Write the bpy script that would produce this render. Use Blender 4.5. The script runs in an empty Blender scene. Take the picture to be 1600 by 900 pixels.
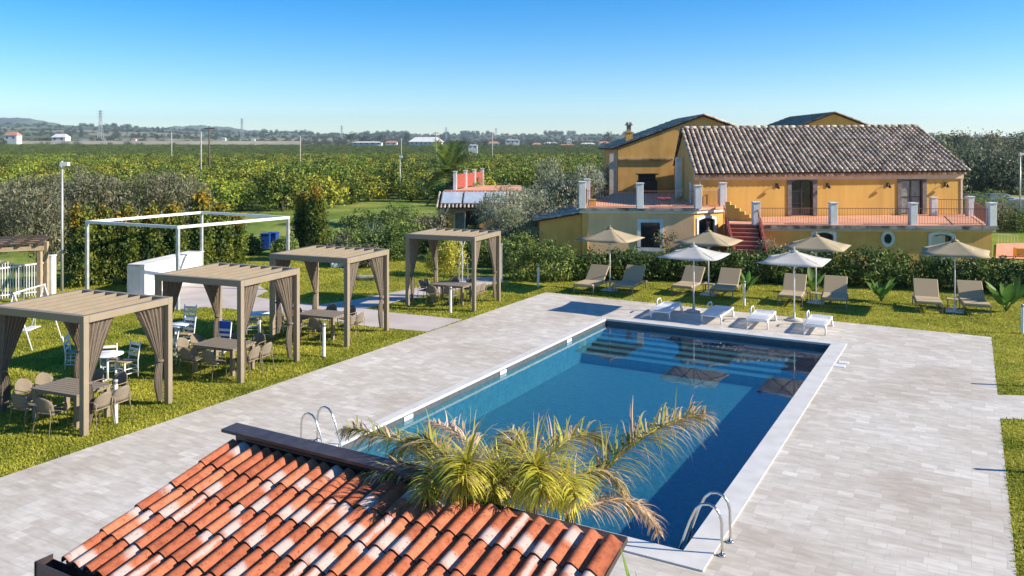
import bpy, math, random
import numpy as np
from mathutils import Vector, Matrix
random.seed(7)
R = math.radians
sc = bpy.context.scene
C = sc.collection

# ------------------------------------------------------------------ camera, sky, sun, exposure
F, H, HY = 1271.0, 6.2, 230.0           # focal length in photo pixels, eye height, horizon row
cam_data = bpy.data.cameras.new('camera')
cam_data.sensor_width = 36
cam_data.lens = 36*F/1600
cam_data.shift_y = -(450-HY)/1600
cam_data.clip_start = .1; cam_data.clip_end = 40000
cam = bpy.data.objects.new('camera', cam_data); C.objects.link(cam)
cam.location = (0, 0, H); cam.rotation_euler = (R(90), 0, 0)
sc.camera = cam
SUN_AZ = R(99)      # compass style angle from +Y towards +X
SUN_EL = R(27.5)
world = bpy.data.worlds.new('World'); sc.world = world
world.use_nodes = True
wn = world.node_tree
bg = wn.nodes['Background']
sky = wn.nodes.new('ShaderNodeTexSky'); sky.sky_type = 'NISHITA'; sky.sun_disc = False
sky.sun_elevation = SUN_EL; sky.sun_rotation = SUN_AZ
sky.altitude = 600; sky.air_density = 1.0; sky.dust_density = .0; sky.ozone_density = 4.0
hsv = wn.nodes.new('ShaderNodeHueSaturation'); hsv.inputs['Saturation'].default_value = 1.5; hsv.inputs['Hue'].default_value = .505
wn.links.new(sky.outputs[0], hsv.inputs['Color']); wn.links.new(hsv.outputs[0], bg.inputs[0])
bg.inputs[1].default_value = .092
sd = bpy.data.lights.new('sun', 'SUN'); sd.energy = 4.4; sd.angle = R(.6); sd.color = (1, .905, .76)
sun = bpy.data.objects.new('sun', sd); C.objects.link(sun)
sun.location = (60, 0, 40)
sv = Vector((math.sin(SUN_AZ)*math.cos(SUN_EL), math.cos(SUN_AZ)*math.cos(SUN_EL), math.sin(SUN_EL)))
sun.rotation_euler = sv.to_track_quat('Z', 'Y').to_euler()
sc.view_settings.view_transform = 'Standard'; sc.view_settings.look = 'None'
sc.view_settings.exposure = 1.0; sc.view_settings.gamma = 1
sc.render.engine = 'CYCLES'
sc.cycles.max_bounces = 6; sc.cycles.transparent_max_bounces = 12
sc.cycles.use_denoising = True
sc.cycles.volume_bounces = 0

# ------------------------------------------------------------------ helpers
def G(px, py, z=0.0):
    d = (H-z)*F/(py-HY)
    return Vector(((px-800)/F*d, d, z))
def X(px, d): return (px-800)/F*d
def Z(py, d): return H-(py-HY)/F*d
U = Vector((.8707, -.4918, 0)); V = Vector((.4918, .8707, 0))     # across / along the pool
POOL_ANG = math.atan2(U.y, U.x)

def link(o):
    C.objects.link(o); return o
def thing(name, label, cat, loc=(0, 0, 0), rz=0, group=None, kind=None):
    o = link(bpy.data.objects.new(name, None)); o.location = loc; o.rotation_euler = (0, 0, rz)
    o.empty_display_size = .2
    tag(o, label, cat, group, kind); return o
def tag(o, label=None, cat=None, group=None, kind=None):
    if label: o['label'] = label
    if cat: o['category'] = cat
    if group: o['group'] = group
    if kind: o['kind'] = kind
    return o
def copy_tree(o, loc=None, rz=None, label=None, sc_=None, parent=None):
    c = o.copy(); C.objects.link(c); c.parent = parent
    if loc is not None: c.location = loc
    if rz is not None: c.rotation_euler = (0, 0, rz)
    if sc_ is not None: c.scale = sc_ if hasattr(sc_, '__len__') else (sc_,)*3
    if label: c['label'] = label
    for ch in list(o.children):
        copy_tree(ch, parent=c)
    return c

class B:
    """collects shapes and links them as one mesh object"""
    def __init__(s): s.v = []; s.f = []; s.m = []; s.sm = []
    def add(s, vs, fs, mi=0, smooth=False):
        n = len(s.v); s.v += [tuple(v) for v in vs]
        for f in fs: s.f.append([n+i for i in f]); s.m.append(mi); s.sm.append(smooth)
        return s
    def box(s, c, size, rz=0, mi=0, ax=None):
        hx, hy, hz = [q/2 for q in size]
        pts = [Vector((x, y, z)) for z in (-hz, hz) for x, y in ((-hx, -hy), (hx, -hy), (hx, hy), (-hx, hy))]
        m = ax if ax is not None else Matrix.Rotation(rz, 3, 'Z')
        pts = [m @ p + Vector(c) for p in pts]
        return s.add(pts, [(3, 2, 1, 0), (4, 5, 6, 7), (0, 1, 5, 4), (1, 2, 6, 5), (2, 3, 7, 6), (3, 0, 4, 7)], mi)
    def beam(s, a, b, w, h, mi=0, up=(0, 0, 1)):
        a = Vector(a); b = Vector(b); d = b-a; L = d.length; d.normalize()
        u = Vector(up)
        if abs(d.dot(u)) > .98: u = Vector((0, 1, 0))
        x = d.cross(u).normalized(); z = x.cross(d).normalized()
        m = Matrix((x, d, z)).transposed()
        return s.box((a+b)/2, (w, L, h), ax=m, mi=mi)
    def tube(s, pts, r, n=8, mi=0, cap=True):
        pts = [Vector(p) for p in pts]; k = len(pts)
        rs = r if hasattr(r, '__len__') else [r]*k
        vs = []; fs = []; ref = Vector((0, 0, 1))
        t0 = (pts[1]-pts[0]).normalized()
        if abs(t0.z) > .9: ref = Vector((1, 0, 0))
        x = t0.cross(ref).normalized()
        for i, p in enumerate(pts):
            t = (pts[min(i+1, k-1)]-pts[max(i-1, 0)]).normalized()
            x = (x - t*x.dot(t)).normalized(); y = t.cross(x)
            for j in range(n):
                a = 2*math.pi*j/n; vs.append(p+(x*math.cos(a)+y*math.sin(a))*rs[i])
        for i in range(k-1):
            for j in range(n):
                fs.append((i*n+j, i*n+(j+1) % n, (i+1)*n+(j+1) % n, (i+1)*n+j))
        if cap: fs += [tuple(range(n))[::-1], tuple(range((k-1)*n, k*n))]
        return s.add(vs, fs, mi, True)
    def lathe(s, prof, c=(0, 0, 0), n=16, mi=0):
        vs = []; fs = []
        for r, z in prof:
            for j in range(n):
                a = 2*math.pi*j/n; vs.append((c[0]+r*math.cos(a), c[1]+r*math.sin(a), c[2]+z))
        for i in range(len(prof)-1):
            for j in range(n): fs.append((i*n+j, i*n+(j+1) % n, (i+1)*n+(j+1) % n, (i+1)*n+j))
        fs += [tuple(range(n))[::-1], tuple(range((len(prof)-1)*n, len(prof)*n))]
        return s.add(vs, fs, mi, True)
    def prism(s, poly, z0, z1, mi=0):
        n = len(poly)
        ar = sum(poly[i][0]*poly[(i+1) % n][1]-poly[(i+1) % n][0]*poly[i][1] for i in range(n))
        if ar < 0: poly = poly[::-1]
        vs = [(p[0], p[1], z0) for p in poly]+[(p[0], p[1], z1) for p in poly]
        fs = [tuple(range(n))[::-1], tuple(range(n, 2*n))]+[(i, (i+1) % n, n+(i+1) % n, n+i) for i in range(n)]
        return s.add(vs, fs, mi)
    def slab(s, pts, t, mi=0):
        """closed plate: polygon in any plane, thickness t along its normal (downwards)"""
        pts = [Vector(p) for p in pts]; nrm = (pts[1]-pts[0]).cross(pts[2]-pts[1]).normalized()
        n = len(pts); vs = pts+[p-nrm*t for p in pts]
        fs = [tuple(range(n)), tuple(range(n, 2*n))[::-1]]+[(i, n+i, n+(i+1) % n, (i+1) % n) for i in range(n)]
        return s.add(vs, fs, mi)
    def build(s, name, mat, parent=None, bevel=0, smooth=None):
        me = bpy.data.meshes.new(name); me.from_pydata(s.v, [], s.f)
        for m in (mat if isinstance(mat, (list, tuple)) else [mat]): me.materials.append(m)
        me.polygons.foreach_set('material_index', s.m)
        me.polygons.foreach_set('use_smooth', [smooth if smooth is not None else q for q in s.sm])
        me.update()
        o = link(bpy.data.objects.new(name, me)); o.parent = parent
        if bevel:
            b = o.modifiers.new('bevel', 'BEVEL'); b.width = bevel; b.segments = 2; b.limit_method = 'ANGLE'; b.angle_limit = R(40)
        return o

def quadmesh(name, V4, mat, parent=None):
    """V4: (n,4,3) array of separate quads"""
    n = len(V4); me = bpy.data.meshes.new(name)
    me.vertices.add(n*4); me.vertices.foreach_set('co', np.ascontiguousarray(V4, dtype=np.float32).ravel())
    me.loops.add(n*4); me.loops.foreach_set('vertex_index', np.arange(n*4, dtype=np.int32))
    me.polygons.add(n); me.polygons.foreach_set('loop_start', np.arange(0, n*4, 4, dtype=np.int32))
    me.polygons.foreach_set('loop_total', np.full(n, 4, dtype=np.int32))
    me.materials.append(mat); me.update(calc_edges=True)
    return me
def obj(name, me, parent=None):
    o = link(bpy.data.objects.new(name, me)); o.parent = parent; return o

# ---- materials
def mat(name, col, col2=None, rough=.75, scale=6., bump=0., bscale=None, metal=0., spec=.4, island=0., detail=4, contrast=(.35, .65), transl=0., coords='Object', streak=0.):
    m = bpy.data.materials.new(name); m.use_nodes = True; t = m.node_tree; N = t.nodes; Lk = t.links
    p = N['Principled BSDF']; p.inputs['Roughness'].default_value = rough; p.inputs['Metallic'].default_value = metal
    p.inputs['Specular IOR Level'].default_value = spec
    tc = N.new('ShaderNodeTexCoord')
    c1 = (*col, 1)
    out = None
    if col2 is not None:
        nz = N.new('ShaderNodeTexNoise'); nz.inputs['Scale'].default_value = scale; nz.inputs['Detail'].default_value = detail
        Lk.new(tc.outputs[coords], nz.inputs['Vector'])
        rp = N.new('ShaderNodeValToRGB'); rp.color_ramp.elements[0].position = contrast[0]; rp.color_ramp.elements[1].position = contrast[1]
        rp.color_ramp.elements[0].color = c1; rp.color_ramp.elements[1].color = (*col2, 1)
        Lk.new(nz.outputs[0], rp.inputs[0]); out = rp.outputs[0]
    if streak:                                     # rain marks and patched render running down a wall
        mp = N.new('ShaderNodeMapping'); mp.inputs['Scale'].default_value = (.9, .9, .12); Lk.new(tc.outputs[coords], mp.inputs[0])
        ns = N.new('ShaderNodeTexNoise'); ns.inputs['Scale'].default_value = 1.6; ns.inputs['Detail'].default_value = 9; ns.inputs['Roughness'].default_value = .65; Lk.new(mp.outputs[0], ns.inputs['Vector'])
        np_ = N.new('ShaderNodeTexNoise'); np_.inputs['Scale'].default_value = .45; np_.inputs['Detail'].default_value = 9; np_.inputs['Roughness'].default_value = .7; Lk.new(tc.outputs[coords], np_.inputs['Vector'])
        r1 = N.new('ShaderNodeMapRange'); r1.inputs[1].default_value = .36; r1.inputs[2].default_value = .60; r1.inputs[3].default_value = 1-streak; Lk.new(ns.outputs[0], r1.inputs[0])
        r2 = N.new('ShaderNodeMapRange'); r2.inputs[1].default_value = .35; r2.inputs[2].default_value = .62; r2.inputs[3].default_value = 1-streak*.6; r2.inputs[4].default_value = 1.06; Lk.new(np_.outputs[0], r2.inputs[0])
        mm = N.new('ShaderNodeMath'); mm.operation = 'MULTIPLY'; Lk.new(r1.outputs[0], mm.inputs[0]); Lk.new(r2.outputs[0], mm.inputs[1])
        hv = N.new('ShaderNodeHueSaturation'); Lk.new(mm.outputs[0], hv.inputs['Value']); Lk.new(out, hv.inputs['Color']); out = hv.outputs[0]
    if island:
        g = N.new('ShaderNodeNewGeometry'); hs = N.new('ShaderNodeHueSaturation')
        mr = N.new('ShaderNodeMapRange'); mr.inputs[3].default_value = 1-island; mr.inputs[4].default_value = 1+island
        Lk.new(g.outputs['Random Per Island'], mr.inputs[0]); Lk.new(mr.outputs[0], hs.inputs['Value'])
        mh = N.new('ShaderNodeMath'); mh.operation = 'MULTIPLY_ADD'; mh.inputs[1].default_value = 17.3; mh.inputs[2].default_value = 0
        fr = N.new('ShaderNodeMath'); fr.operation = 'FRACT'
        m2 = N.new('ShaderNodeMapRange'); m2.inputs[3].default_value = .5-.04*island; m2.inputs[4].default_value = .5+.04*island
        Lk.new(g.outputs['Random Per Island'], mh.inputs[0]); Lk.new(mh.outputs[0], fr.inputs[0]); Lk.new(fr.outputs[0], m2.inputs[0]); Lk.new(m2.outputs[0], hs.inputs['Hue'])
        if out is not None: Lk.new(out, hs.inputs['Color'])
        else: hs.inputs['Color'].default_value = c1
        out = hs.outputs[0]
    if out is not None: Lk.new(out, p.inputs['Base Color'])
    else: p.inputs['Base Color'].default_value = c1
    if bump:
        nb = N.new('ShaderNodeTexNoise'); nb.inputs['Scale'].default_value = bscale or scale*6; nb.inputs['Detail'].default_value = 4
        Lk.new(tc.outputs[coords], nb.inputs['Vector'])
        bp = N.new('ShaderNodeBump'); bp.inputs['Strength'].default_value = bump; bp.inputs['Distance'].default_value = .02
        Lk.new(nb.outputs[0], bp.inputs['Height']); Lk.new(bp.outputs[0], p.inputs['Normal'])
    if transl:
        tr = N.new('ShaderNodeBsdfTranslucent'); mx = N.new('ShaderNodeMixShader'); mx.inputs[0].default_value = transl
        if out is not None: Lk.new(out, tr.inputs[0])
        else: tr.inputs[0].default_value = c1
        Lk.new(p.outputs[0], mx.inputs[1]); Lk.new(tr.outputs[0], mx.inputs[2]); Lk.new(mx.outputs[0], N['Material Output'].inputs[0])
    return m

M_ = {}
M_['taupe'] = mat('taupe_metal', (.25, .20, .135), (.275, .22, .15), rough=.5, scale=3)
M_['taupe_cloth'] = mat('taupe_cloth', (.17, .135, .10), (.20, .16, .12), rough=.9, scale=8, transl=.15)
M_['taupe_canvas'] = mat('taupe_canvas', (.35, .28, .17), (.38, .305, .185), rough=.9, scale=2)
M_['taupe_weave'] = mat('taupe_weave', (.42, .325, .20), (.47, .37, .235), rough=.85, scale=40)
M_['taupe_shell'] = mat('taupe_shell_fabric', (.20, .16, .115), (.23, .185, .13), rough=.8, scale=30)
M_['white_canvas'] = mat('white_canvas', (.80, .78, .74), (.74, .72, .68), rough=.9, scale=2, transl=.5)
M_['white_paint'] = mat('white_paint', (.78, .78, .76), (.70, .69, .66), rough=.4, scale=5)
M_['white_plastic'] = mat('white_plastic', (.80, .80, .80), (.74, .74, .73), rough=.35, scale=5)
M_['galv'] = mat('galvanised_steel', (.55, .56, .55), (.42, .43, .42), rough=.45, scale=4, metal=.4)
M_['steel'] = mat('polished_steel', (.62, .60, .56), rough=.22, metal=1.)
M_['concrete'] = mat('concrete_plate', (.55, .53, .50), (.42, .40, .38), rough=.9, scale=6)
M_['dark_metal'] = mat('dark_brown_metal', (.045, .032, .030), (.075, .055, .05), rough=.35, scale=9, bump=.15)
M_['dark_wood'] = mat('dark_wood', (.05, .035, .025), (.09, .06, .04), rough=.8, scale=10)
M_['pale_wood'] = mat('pale_wood', (.45, .33, .20), (.36, .26, .16), rough=.8, scale=10)
M_['ochre'] = mat('ochre_plaster', (.82, .45, .12), (.74, .39, .10), rough=.92, scale=1.1, bump=.2, bscale=30, detail=8, streak=.16)
M_['ochre_b'] = mat('orange_plaster', (.68, .40, .10), (.62, .36, .085), rough=.92, scale=.9, bump=.2, bscale=30, detail=8, streak=.16)
M_['tan_wall'] = mat('tan_plaster', (.92, .58, .31), (.86, .53, .27), rough=.92, scale=1.1, bump=.2, bscale=30, detail=8, streak=.16)
M_['white_wall'] = mat('white_plaster', (.80, .79, .76), (.70, .68, .64), rough=.9, scale=2.5, bump=.1, bscale=30, detail=8, streak=.15)
M_['cream'] = mat('cream_trim', (.68, .54, .40), (.60, .45, .33), rough=.9, scale=3)
M_['weather'] = mat('weathered_slab', (.36, .32, .27), (.07, .065, .06), rough=.95, scale=2.2, detail=10, contrast=(.42, .62))
M_['terra_floor'] = mat('terracotta_floor', (.68, .29, .16), (.76, .38, .23), rough=.85, scale=1.3, detail=8)
M_['brick_red'] = mat('red_brick_steps', (.36, .085, .05), (.46, .13, .08), rough=.85, scale=5, detail=8)
M_['red_panel'] = mat('red_railing_paint', (.27, .05, .035), (.33, .08, .05), rough=.8, scale=4)
M_['rust_rail'] = mat('brown_railing_iron', (.22, .10, .07), (.30, .15, .10), rough=.7, scale=5)
M_['lava'] = mat('lava_stone', (.13, .115, .11), (.20, .175, .165), rough=.9, scale=5, bump=.3)
M_['dark_frame'] = mat('dark_window_frame', (.035, .028, .024), rough=.4)
M_['pale_shutter'] = mat('pale_shutter', (.62, .55, .44), (.55, .48, .38), rough=.8, scale=6)
M_['blue_plastic'] = mat('blue_plastic', (.012, .05, .22), (.016, .07, .28), rough=.4, scale=3)
M_['blue_cloth'] = mat('blue_cloth', (.02, .12, .55), rough=.8)
M_['trunk'] = mat('bark', (.16, .115, .08), (.08, .06, .045), rough=.95, scale=9, bump=.5)
M_['pole_wood'] = mat('weathered_pole', (.42, .38, .32), (.32, .29, .25), rough=.9, scale=6)
def glass_dark(name, col):
    m = mat(name, col, rough=.06, spec=.8); return m
M_['pane'] = glass_dark('dark_window_glass', (.02, .024, .026))
M_['curtain_pane'] = mat('curtained_glass', (.30, .30, .29), (.16, .16, .16), rough=.12, scale=3, spec=.7)
M_['solar'] = mat('solar_collector_glass', (.42, .47, .54), (.50, .55, .60), rough=.15, scale=2, spec=.8)
# foliage
def leafm(name, a, b, isl=.35, tr=.3, scale=1.2, contrast=(.35, .65), per_tree=0):
    m = mat(name, a, b, rough=.55, scale=scale, island=isl, transl=tr, spec=.25, contrast=contrast)
    if per_tree:                                   # every tree of the kind its own tone
        N, Lk = m.node_tree.nodes, m.node_tree.links; oi = N.new('ShaderNodeObjectInfo'); mr = N.new('ShaderNodeMapRange'); mr.inputs[3].default_value = 1-per_tree; mr.inputs[4].default_value = 1+per_tree
        hs = N.new('ShaderNodeHueSaturation'); src = [l.from_socket for l in m.node_tree.links if l.to_socket == N['Principled BSDF'].inputs['Base Color']][0]
        Lk.new(oi.outputs['Random'], mr.inputs[0]); Lk.new(mr.outputs[0], hs.inputs['Value']); Lk.new(src, hs.inputs['Color'])
        for l in list(m.node_tree.links):
            if l.from_socket == src and l.to_node != hs: Lk.new(hs.outputs[0], l.to_socket)
    return m
M_['l_orange'] = leafm('citrus_leaves', (.075, .13, .018), (.25, .28, .028), tr=.15, contrast=(.42, .58), scale=.8, per_tree=.45)
M_['l_orange2'] = leafm('citrus_leaves_pale', (.14, .17, .02), (.38, .35, .035), tr=.15, contrast=(.42, .58), scale=.8, per_tree=.4)
M_['l_olive'] = leafm('olive_leaves', (.13, .135, .07), (.30, .28, .165), isl=.45)
M_['l_olive_g'] = leafm('silver_olive_leaves', (.22, .24, .14), (.44, .45, .31), isl=.4)
M_['l_col'] = leafm('laurel_leaves', (.045, .085, .018), (.22, .25, .03), isl=.5, scale=.8)
M_['l_colg'] = leafm('laurel_autumn_leaves', (.20, .19, .02), (.58, .33, .04), isl=.4, scale=.8)
M_['l_hedge'] = leafm('hedge_leaves', (.05, .095, .02), (.16, .22, .045), isl=.5)
M_['l_bush'] = leafm('bush_leaves', (.09, .15, .03), (.27, .32, .07), isl=.45)
M_['l_dark'] = leafm('pine_needles', (.10, .13, .075), (.19, .22, .13), isl=.4)
M_['l_agave'] = leafm('agave_leaves', (.16, .22, .15), (.24, .30, .22), isl=.2)
M_['l_banana'] = leafm('banana_leaves', (.08, .17, .03), (.16, .28, .05), isl=.3)
M_['l_palm'] = leafm('palm_leaves', (.42, .41, .05), (.70, .62, .10), isl=.4, tr=.35)
M_['l_palm_dry'] = leafm('dry_palm_leaves', (.46, .31, .17), (.66, .50, .34), isl=.4, tr=.25)
M_['l_palm_dk'] = leafm('dark_palm_leaves', (.22, .25, .04), (.46, .41, .08), isl=.4, tr=.3)
M_['l_far'] = leafm('far_tree_leaves', (.05, .07, .03), (.10, .12, .06), isl=.3, tr=.1, scale=.3)
# ------------------------------------------------------------------ ground, terrace, pool
def nodes_of(m): return m.node_tree.nodes, m.node_tree.links
def ramp(N, els):
    r = N.new('ShaderNodeValToRGB'); e = r.color_ramp.elements
    e[0].position = els[0][0]; e[0].color = (*els[0][1], 1); e[1].position = els[-1][0]; e[1].color = (*els[-1][1], 1)
    for p, c in els[1:-1]:
        q = e.new(p); q.color = (*c, 1)
    return r
def paving_mat():
    m = bpy.data.materials.new('stone_paving'); m.use_nodes = True; N, Lk = nodes_of(m); p = N['Principled BSDF']
    tc = N.new('ShaderNodeTexCoord'); mp = N.new('ShaderNodeMapping'); mp.inputs['Rotation'].default_value = (0, 0, -POOL_ANG)
    Lk.new(tc.outputs['Object'], mp.inputs[0])
    def brick(w, h, off, fr, sq, sqf, s=1.):
        b = N.new('ShaderNodeTexBrick'); b.inputs['Scale'].default_value = s
        b.inputs['Brick Width'].default_value = w; b.inputs['Row Height'].default_value = h
        b.inputs['Mortar Size'].default_value = .0035; b.inputs['Mortar Smooth'].default_value = .3
        b.offset = off; b.offset_frequency = fr; b.squash = sq; b.squash_frequency = sqf
        b.inputs['Color1'].default_value = (0, 0, 0, 1); b.inputs['Color2'].default_value = (1, 1, 1, 1); b.inputs['Mortar'].default_value = (.5, .5, .5, 1)
        Lk.new(mp.outputs[0], b.inputs['Vector']); return b
    b1 = brick(.46, .215, .37, 3, .62, 2)
    rp = ramp(N, [(0, (.53, .48, .41)), (.3, (.555, .51, .445)), (.62, (.58, .535, .47)), (.85, (.62, .575, .51)), (1, (.665, .62, .55))])
    Lk.new(b1.outputs['Color'], rp.inputs[0])
    n1 = N.new('ShaderNodeTexNoise'); n1.inputs['Scale'].default_value = 9; n1.inputs['Detail'].default_value = 8
    mp2 = N.new('ShaderNodeMapping'); mp2.inputs['Scale'].default_value = (.35, 1, 1); Lk.new(mp.outputs[0], mp2.inputs[0]); Lk.new(mp2.outputs[0], n1.inputs['Vector'])
    n2 = N.new('ShaderNodeTexNoise'); n2.inputs['Scale'].default_value = .35; n2.inputs['Detail'].default_value = 5; Lk.new(mp.outputs[0], n2.inputs['Vector'])
    r1 = ramp(N, [(.3, (.86, .85, .84)), (.7, (1.1, 1.1, 1.1))]); Lk.new(n1.outputs[0], r1.inputs[0])
    r2 = ramp(N, [(.35, (.88, .84, .79)), (.5, (1, .99, .97)), (.65, (1.05, 1.05, 1.05))]); Lk.new(n2.outputs[0], r2.inputs[0])
    mx = N.new('ShaderNodeMix'); mx.data_type = 'RGBA'; mx.blend_type = 'MULTIPLY'; mx.inputs[0].default_value = 1
    Lk.new(rp.outputs[0], mx.inputs[6]); Lk.new(r1.outputs[0], mx.inputs[7])
    m2 = N.new('ShaderNodeMix'); m2.data_type = 'RGBA'; m2.blend_type = 'MULTIPLY'; m2.inputs[0].default_value = 1
    Lk.new(mx.outputs[2], m2.inputs[6]); Lk.new(r2.outputs[0], m2.inputs[7])
    m3 = N.new('ShaderNodeMix'); m3.data_type = 'RGBA'; m3.inputs[7].default_value = (.30, .27, .235, 1)
    fa = N.new('ShaderNodeMath'); fa.operation = 'MULTIPLY'; fa.inputs[1].default_value = .5
    Lk.new(b1.outputs['Fac'], fa.inputs[0]); Lk.new(fa.outputs[0], m3.inputs[0])
    Lk.new(m2.outputs[2], m3.inputs[6]); Lk.new(m3.outputs[2], p.inputs['Base Color'])
    p.inputs['Roughness'].default_value = .7; p.inputs['Specular IOR Level'].default_value = .3
    bp = N.new('ShaderNodeBump'); bp.inputs['Strength'].default_value = .35; bp.inputs['Distance'].default_value = .004; bp.invert = True
    ad = N.new('ShaderNodeMath'); ad.operation = 'MULTIPLY_ADD'; ad.inputs[1].default_value = -.4
    Lk.new(n1.outputs[0], ad.inputs[0]); Lk.new(b1.outputs['Fac'], ad.inputs[2]); Lk.new(ad.outputs[0], bp.inputs['Height']); Lk.new(bp.outputs[0], p.inputs['Normal'])
    return m
def lawn_mat(name, cols, s1=.35, s2=7.):
    m = bpy.data.materials.new(name); m.use_nodes = True; N, Lk = nodes_of(m); p = N['Principled BSDF']
    tc = N.new('ShaderNodeTexCoord')
    n1 = N.new('ShaderNodeTexNoise'); n1.inputs['Scale'].default_value = s1; n1.inputs['Detail'].default_value = 6; Lk.new(tc.outputs['Object'], n1.inputs['Vector'])
    n2 = N.new('ShaderNodeTexNoise'); n2.inputs['Scale'].default_value = s2; n2.inputs['Detail'].default_value = 8; n2.inputs['Roughness'].default_value = .7; Lk.new(tc.outputs['Object'], n2.inputs['Vector'])
    a = N.new('ShaderNodeMath'); a.operation = 'MULTIPLY_ADD'; a.inputs[1].default_value = .55
    b = N.new('ShaderNodeMath'); b.operation = 'MULTIPLY'; b.inputs[1].default_value = .45
    Lk.new(n2.outputs[0], b.inputs[0]); Lk.new(n1.outputs[0], a.inputs[0]); Lk.new(b.outputs[0], a.inputs[2])
    rp = ramp(N, [(.38, cols[0]), (.5, cols[1]), (.62, cols[2])]); Lk.new(a.outputs[0], rp.inputs[0]); Lk.new(rp.outputs[0], p.inputs['Base Color'])
    p.inputs['Roughness'].default_value = .95; p.inputs['Specular IOR Level'].default_value = .1
    bp = N.new('ShaderNodeBump'); bp.inputs['Strength'].default_value = .8; bp.inputs['Distance'].default_value = .05
    Lk.new(n2.outputs[0], bp.inputs['Height']); Lk.new(bp.outputs[0], p.inputs['Normal'])
    return m
PAV = paving_mat()
LAWN = lawn_mat('lawn', ((.14, .17, .018), (.29, .28, .03), (.42, .36, .055)))
FIELD = lawn_mat('field_grass', ((.09, .14, .025), (.18, .24, .04), (.33, .32, .09)), .22, 2.)
SOIL = lawn_mat('dry_earth', ((.10, .12, .03), (.16, .16, .05), (.26, .21, .11)), .02, .6)

PN = Vector((2.62, 12.44, 0))                    # near right inner corner of the pool opening
PL, PW = 15.02, 7.60
c_nr, c_fr = PN, PN+V*PL; c_fl = c_fr-U*PW; c_nl = PN-U*PW
inner = [c_nl, c_nr, c_fr, c_fl]
ctr = sum(inner, Vector())/4
def ring(name, outer, inn, z, m):
    b = B(); vs = [(p.x, p.y, z) for p in outer]+[(p.x, p.y, z) for p in inn]
    b.add(vs, [(i, (i+1) % 4, 4+(i+1) % 4, 4+i) for i in range(4)])
    return b.build(name, m)
def expand(q, r, f, l, n):   # right, far, left, near offsets in metres
    return [c_nl-U*l-V*n, c_nr+U*r-V*n, c_fr+U*r+V*f, c_fl-U*l+V*f]
g_out = [Vector((-9000, -300, 0)), Vector((9000, -300, 0)), Vector((9000, 16000, 0)), Vector((-9000, 16000, 0))]
edge = expand(0, .2, .2, .2, .2)
mid = [Vector((-90, -30, 0)), Vector((90, -30, 0)), Vector((90, 125, 0)), Vector((-90, 125, 0))]
tag(ring('ground', g_out, mid, -.03, SOIL), kind='structure')
tag(ring('grass_ground', mid, edge, -.03, FIELD), kind='structure')

TL = G(852.5, 457); TR = G(1549, 527)
Lnear = G(0, 747); dl = (Lnear-TL).normalized(); BL = TL+dl*48
Rn = G(1589, 900); dr_ = (Rn-TR).normalized(); BR = TR+dr_*42
t_out = [BL, BR, TR, TL]
tag(ring('terrace_paving', t_out, edge, .008, PAV), kind='structure')
def sheet(name, poly, z, m, kind='structure'):
    b = B(); pl = [(p[0], p[1], z) for p in poly]; n = len(pl)
    ar = sum(pl[i][0]*pl[(i+1) % n][1]-pl[(i+1) % n][0]*pl[i][1] for i in range(n))
    if ar < 0: pl = pl[::-1]
    b.add(pl, [tuple(range(n))]); return tag(b.build(name, m), kind=kind)
def gp(L, z=0): return [G(x, y, z) for x, y in L]
# coping stones
COP = mat('travertine_coping', (.66, .64, .60), (.58, .555, .51), rough=.55, scale=2.5, bump=.06, bscale=60)
def coping():
    b = B(); o = expand(0, .43, .32, .24, .43); i = inner
    zt, zb = .034, -.03
    n = 4
    for k in range(4):
        a0, a1 = o[k], o[(k+1) % 4]; b0, b1 = i[k], i[(k+1) % 4]
        vs = [(a0.x, a0.y, zt), (a1.x, a1.y, zt), (b1.x, b1.y, zt), (b0.x, b0.y, zt), (a0.x, a0.y, zb), (a1.x, a1.y, zb), (b1.x, b1.y, zb), (b0.x, b0.y, zb)]
        b.add(vs, [(0, 1, 2, 3), (7, 6, 5, 4), (0, 4, 5, 1), (2, 6, 7, 3)])
    return b.build('pool_coping', COP)
tag(coping(), kind='structure')
# basin
def mosaic(name, a, b_, s):
    m = bpy.data.materials.new(name); m.use_nodes = True; N, Lk = nodes_of(m); p = N['Principled BSDF']
    tc = N.new('ShaderNodeTexCoord'); vo = N.new('ShaderNodeTexVoronoi'); vo.distance = 'CHEBYCHEV'; vo.inputs['Randomness'].default_value = 0.15; vo.inputs['Scale'].default_value = s
    mp = N.new('ShaderNodeMapping'); mp.inputs['Rotation'].default_value = (0, 0, -POOL_ANG); Lk.new(tc.outputs['Object'], mp.inputs[0]); Lk.new(mp.outputs[0], vo.inputs['Vector'])
    sp = N.new('ShaderNodeSeparateColor'); Lk.new(vo.outputs['Color'], sp.inputs[0])
    rp = ramp(N, [(0, a), (1, b_)]); nz = N.new('ShaderNodeTexNoise'); nz.inputs['Scale'].default_value = 5; nz.inputs['Detail'].default_value = 7; nz.inputs['Roughness'].default_value = .75; Lk.new(mp.outputs[0], nz.inputs['Vector'])
    mr = N.new('ShaderNodeMapRange'); mr.inputs[1].default_value = .32; mr.inputs[2].default_value = .68; Lk.new(nz.outputs[0], mr.inputs[0]); av = N.new('ShaderNodeMath'); av.operation = 'MULTIPLY_ADD'; av.inputs[1].default_value = .45
    hf = N.new('ShaderNodeMath'); hf.operation = 'MULTIPLY'; hf.inputs[1].default_value = .55; Lk.new(mr.outputs[0], hf.inputs[0]); Lk.new(sp.outputs[0], av.inputs[0]); Lk.new(hf.outputs[0], av.inputs[2])
    Lk.new(av.outputs[0], rp.inputs[0]); Lk.new(rp.outputs[0], p.inputs['Base Color'])
    p.inputs['Roughness'].default_value = .5
    return m
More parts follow.
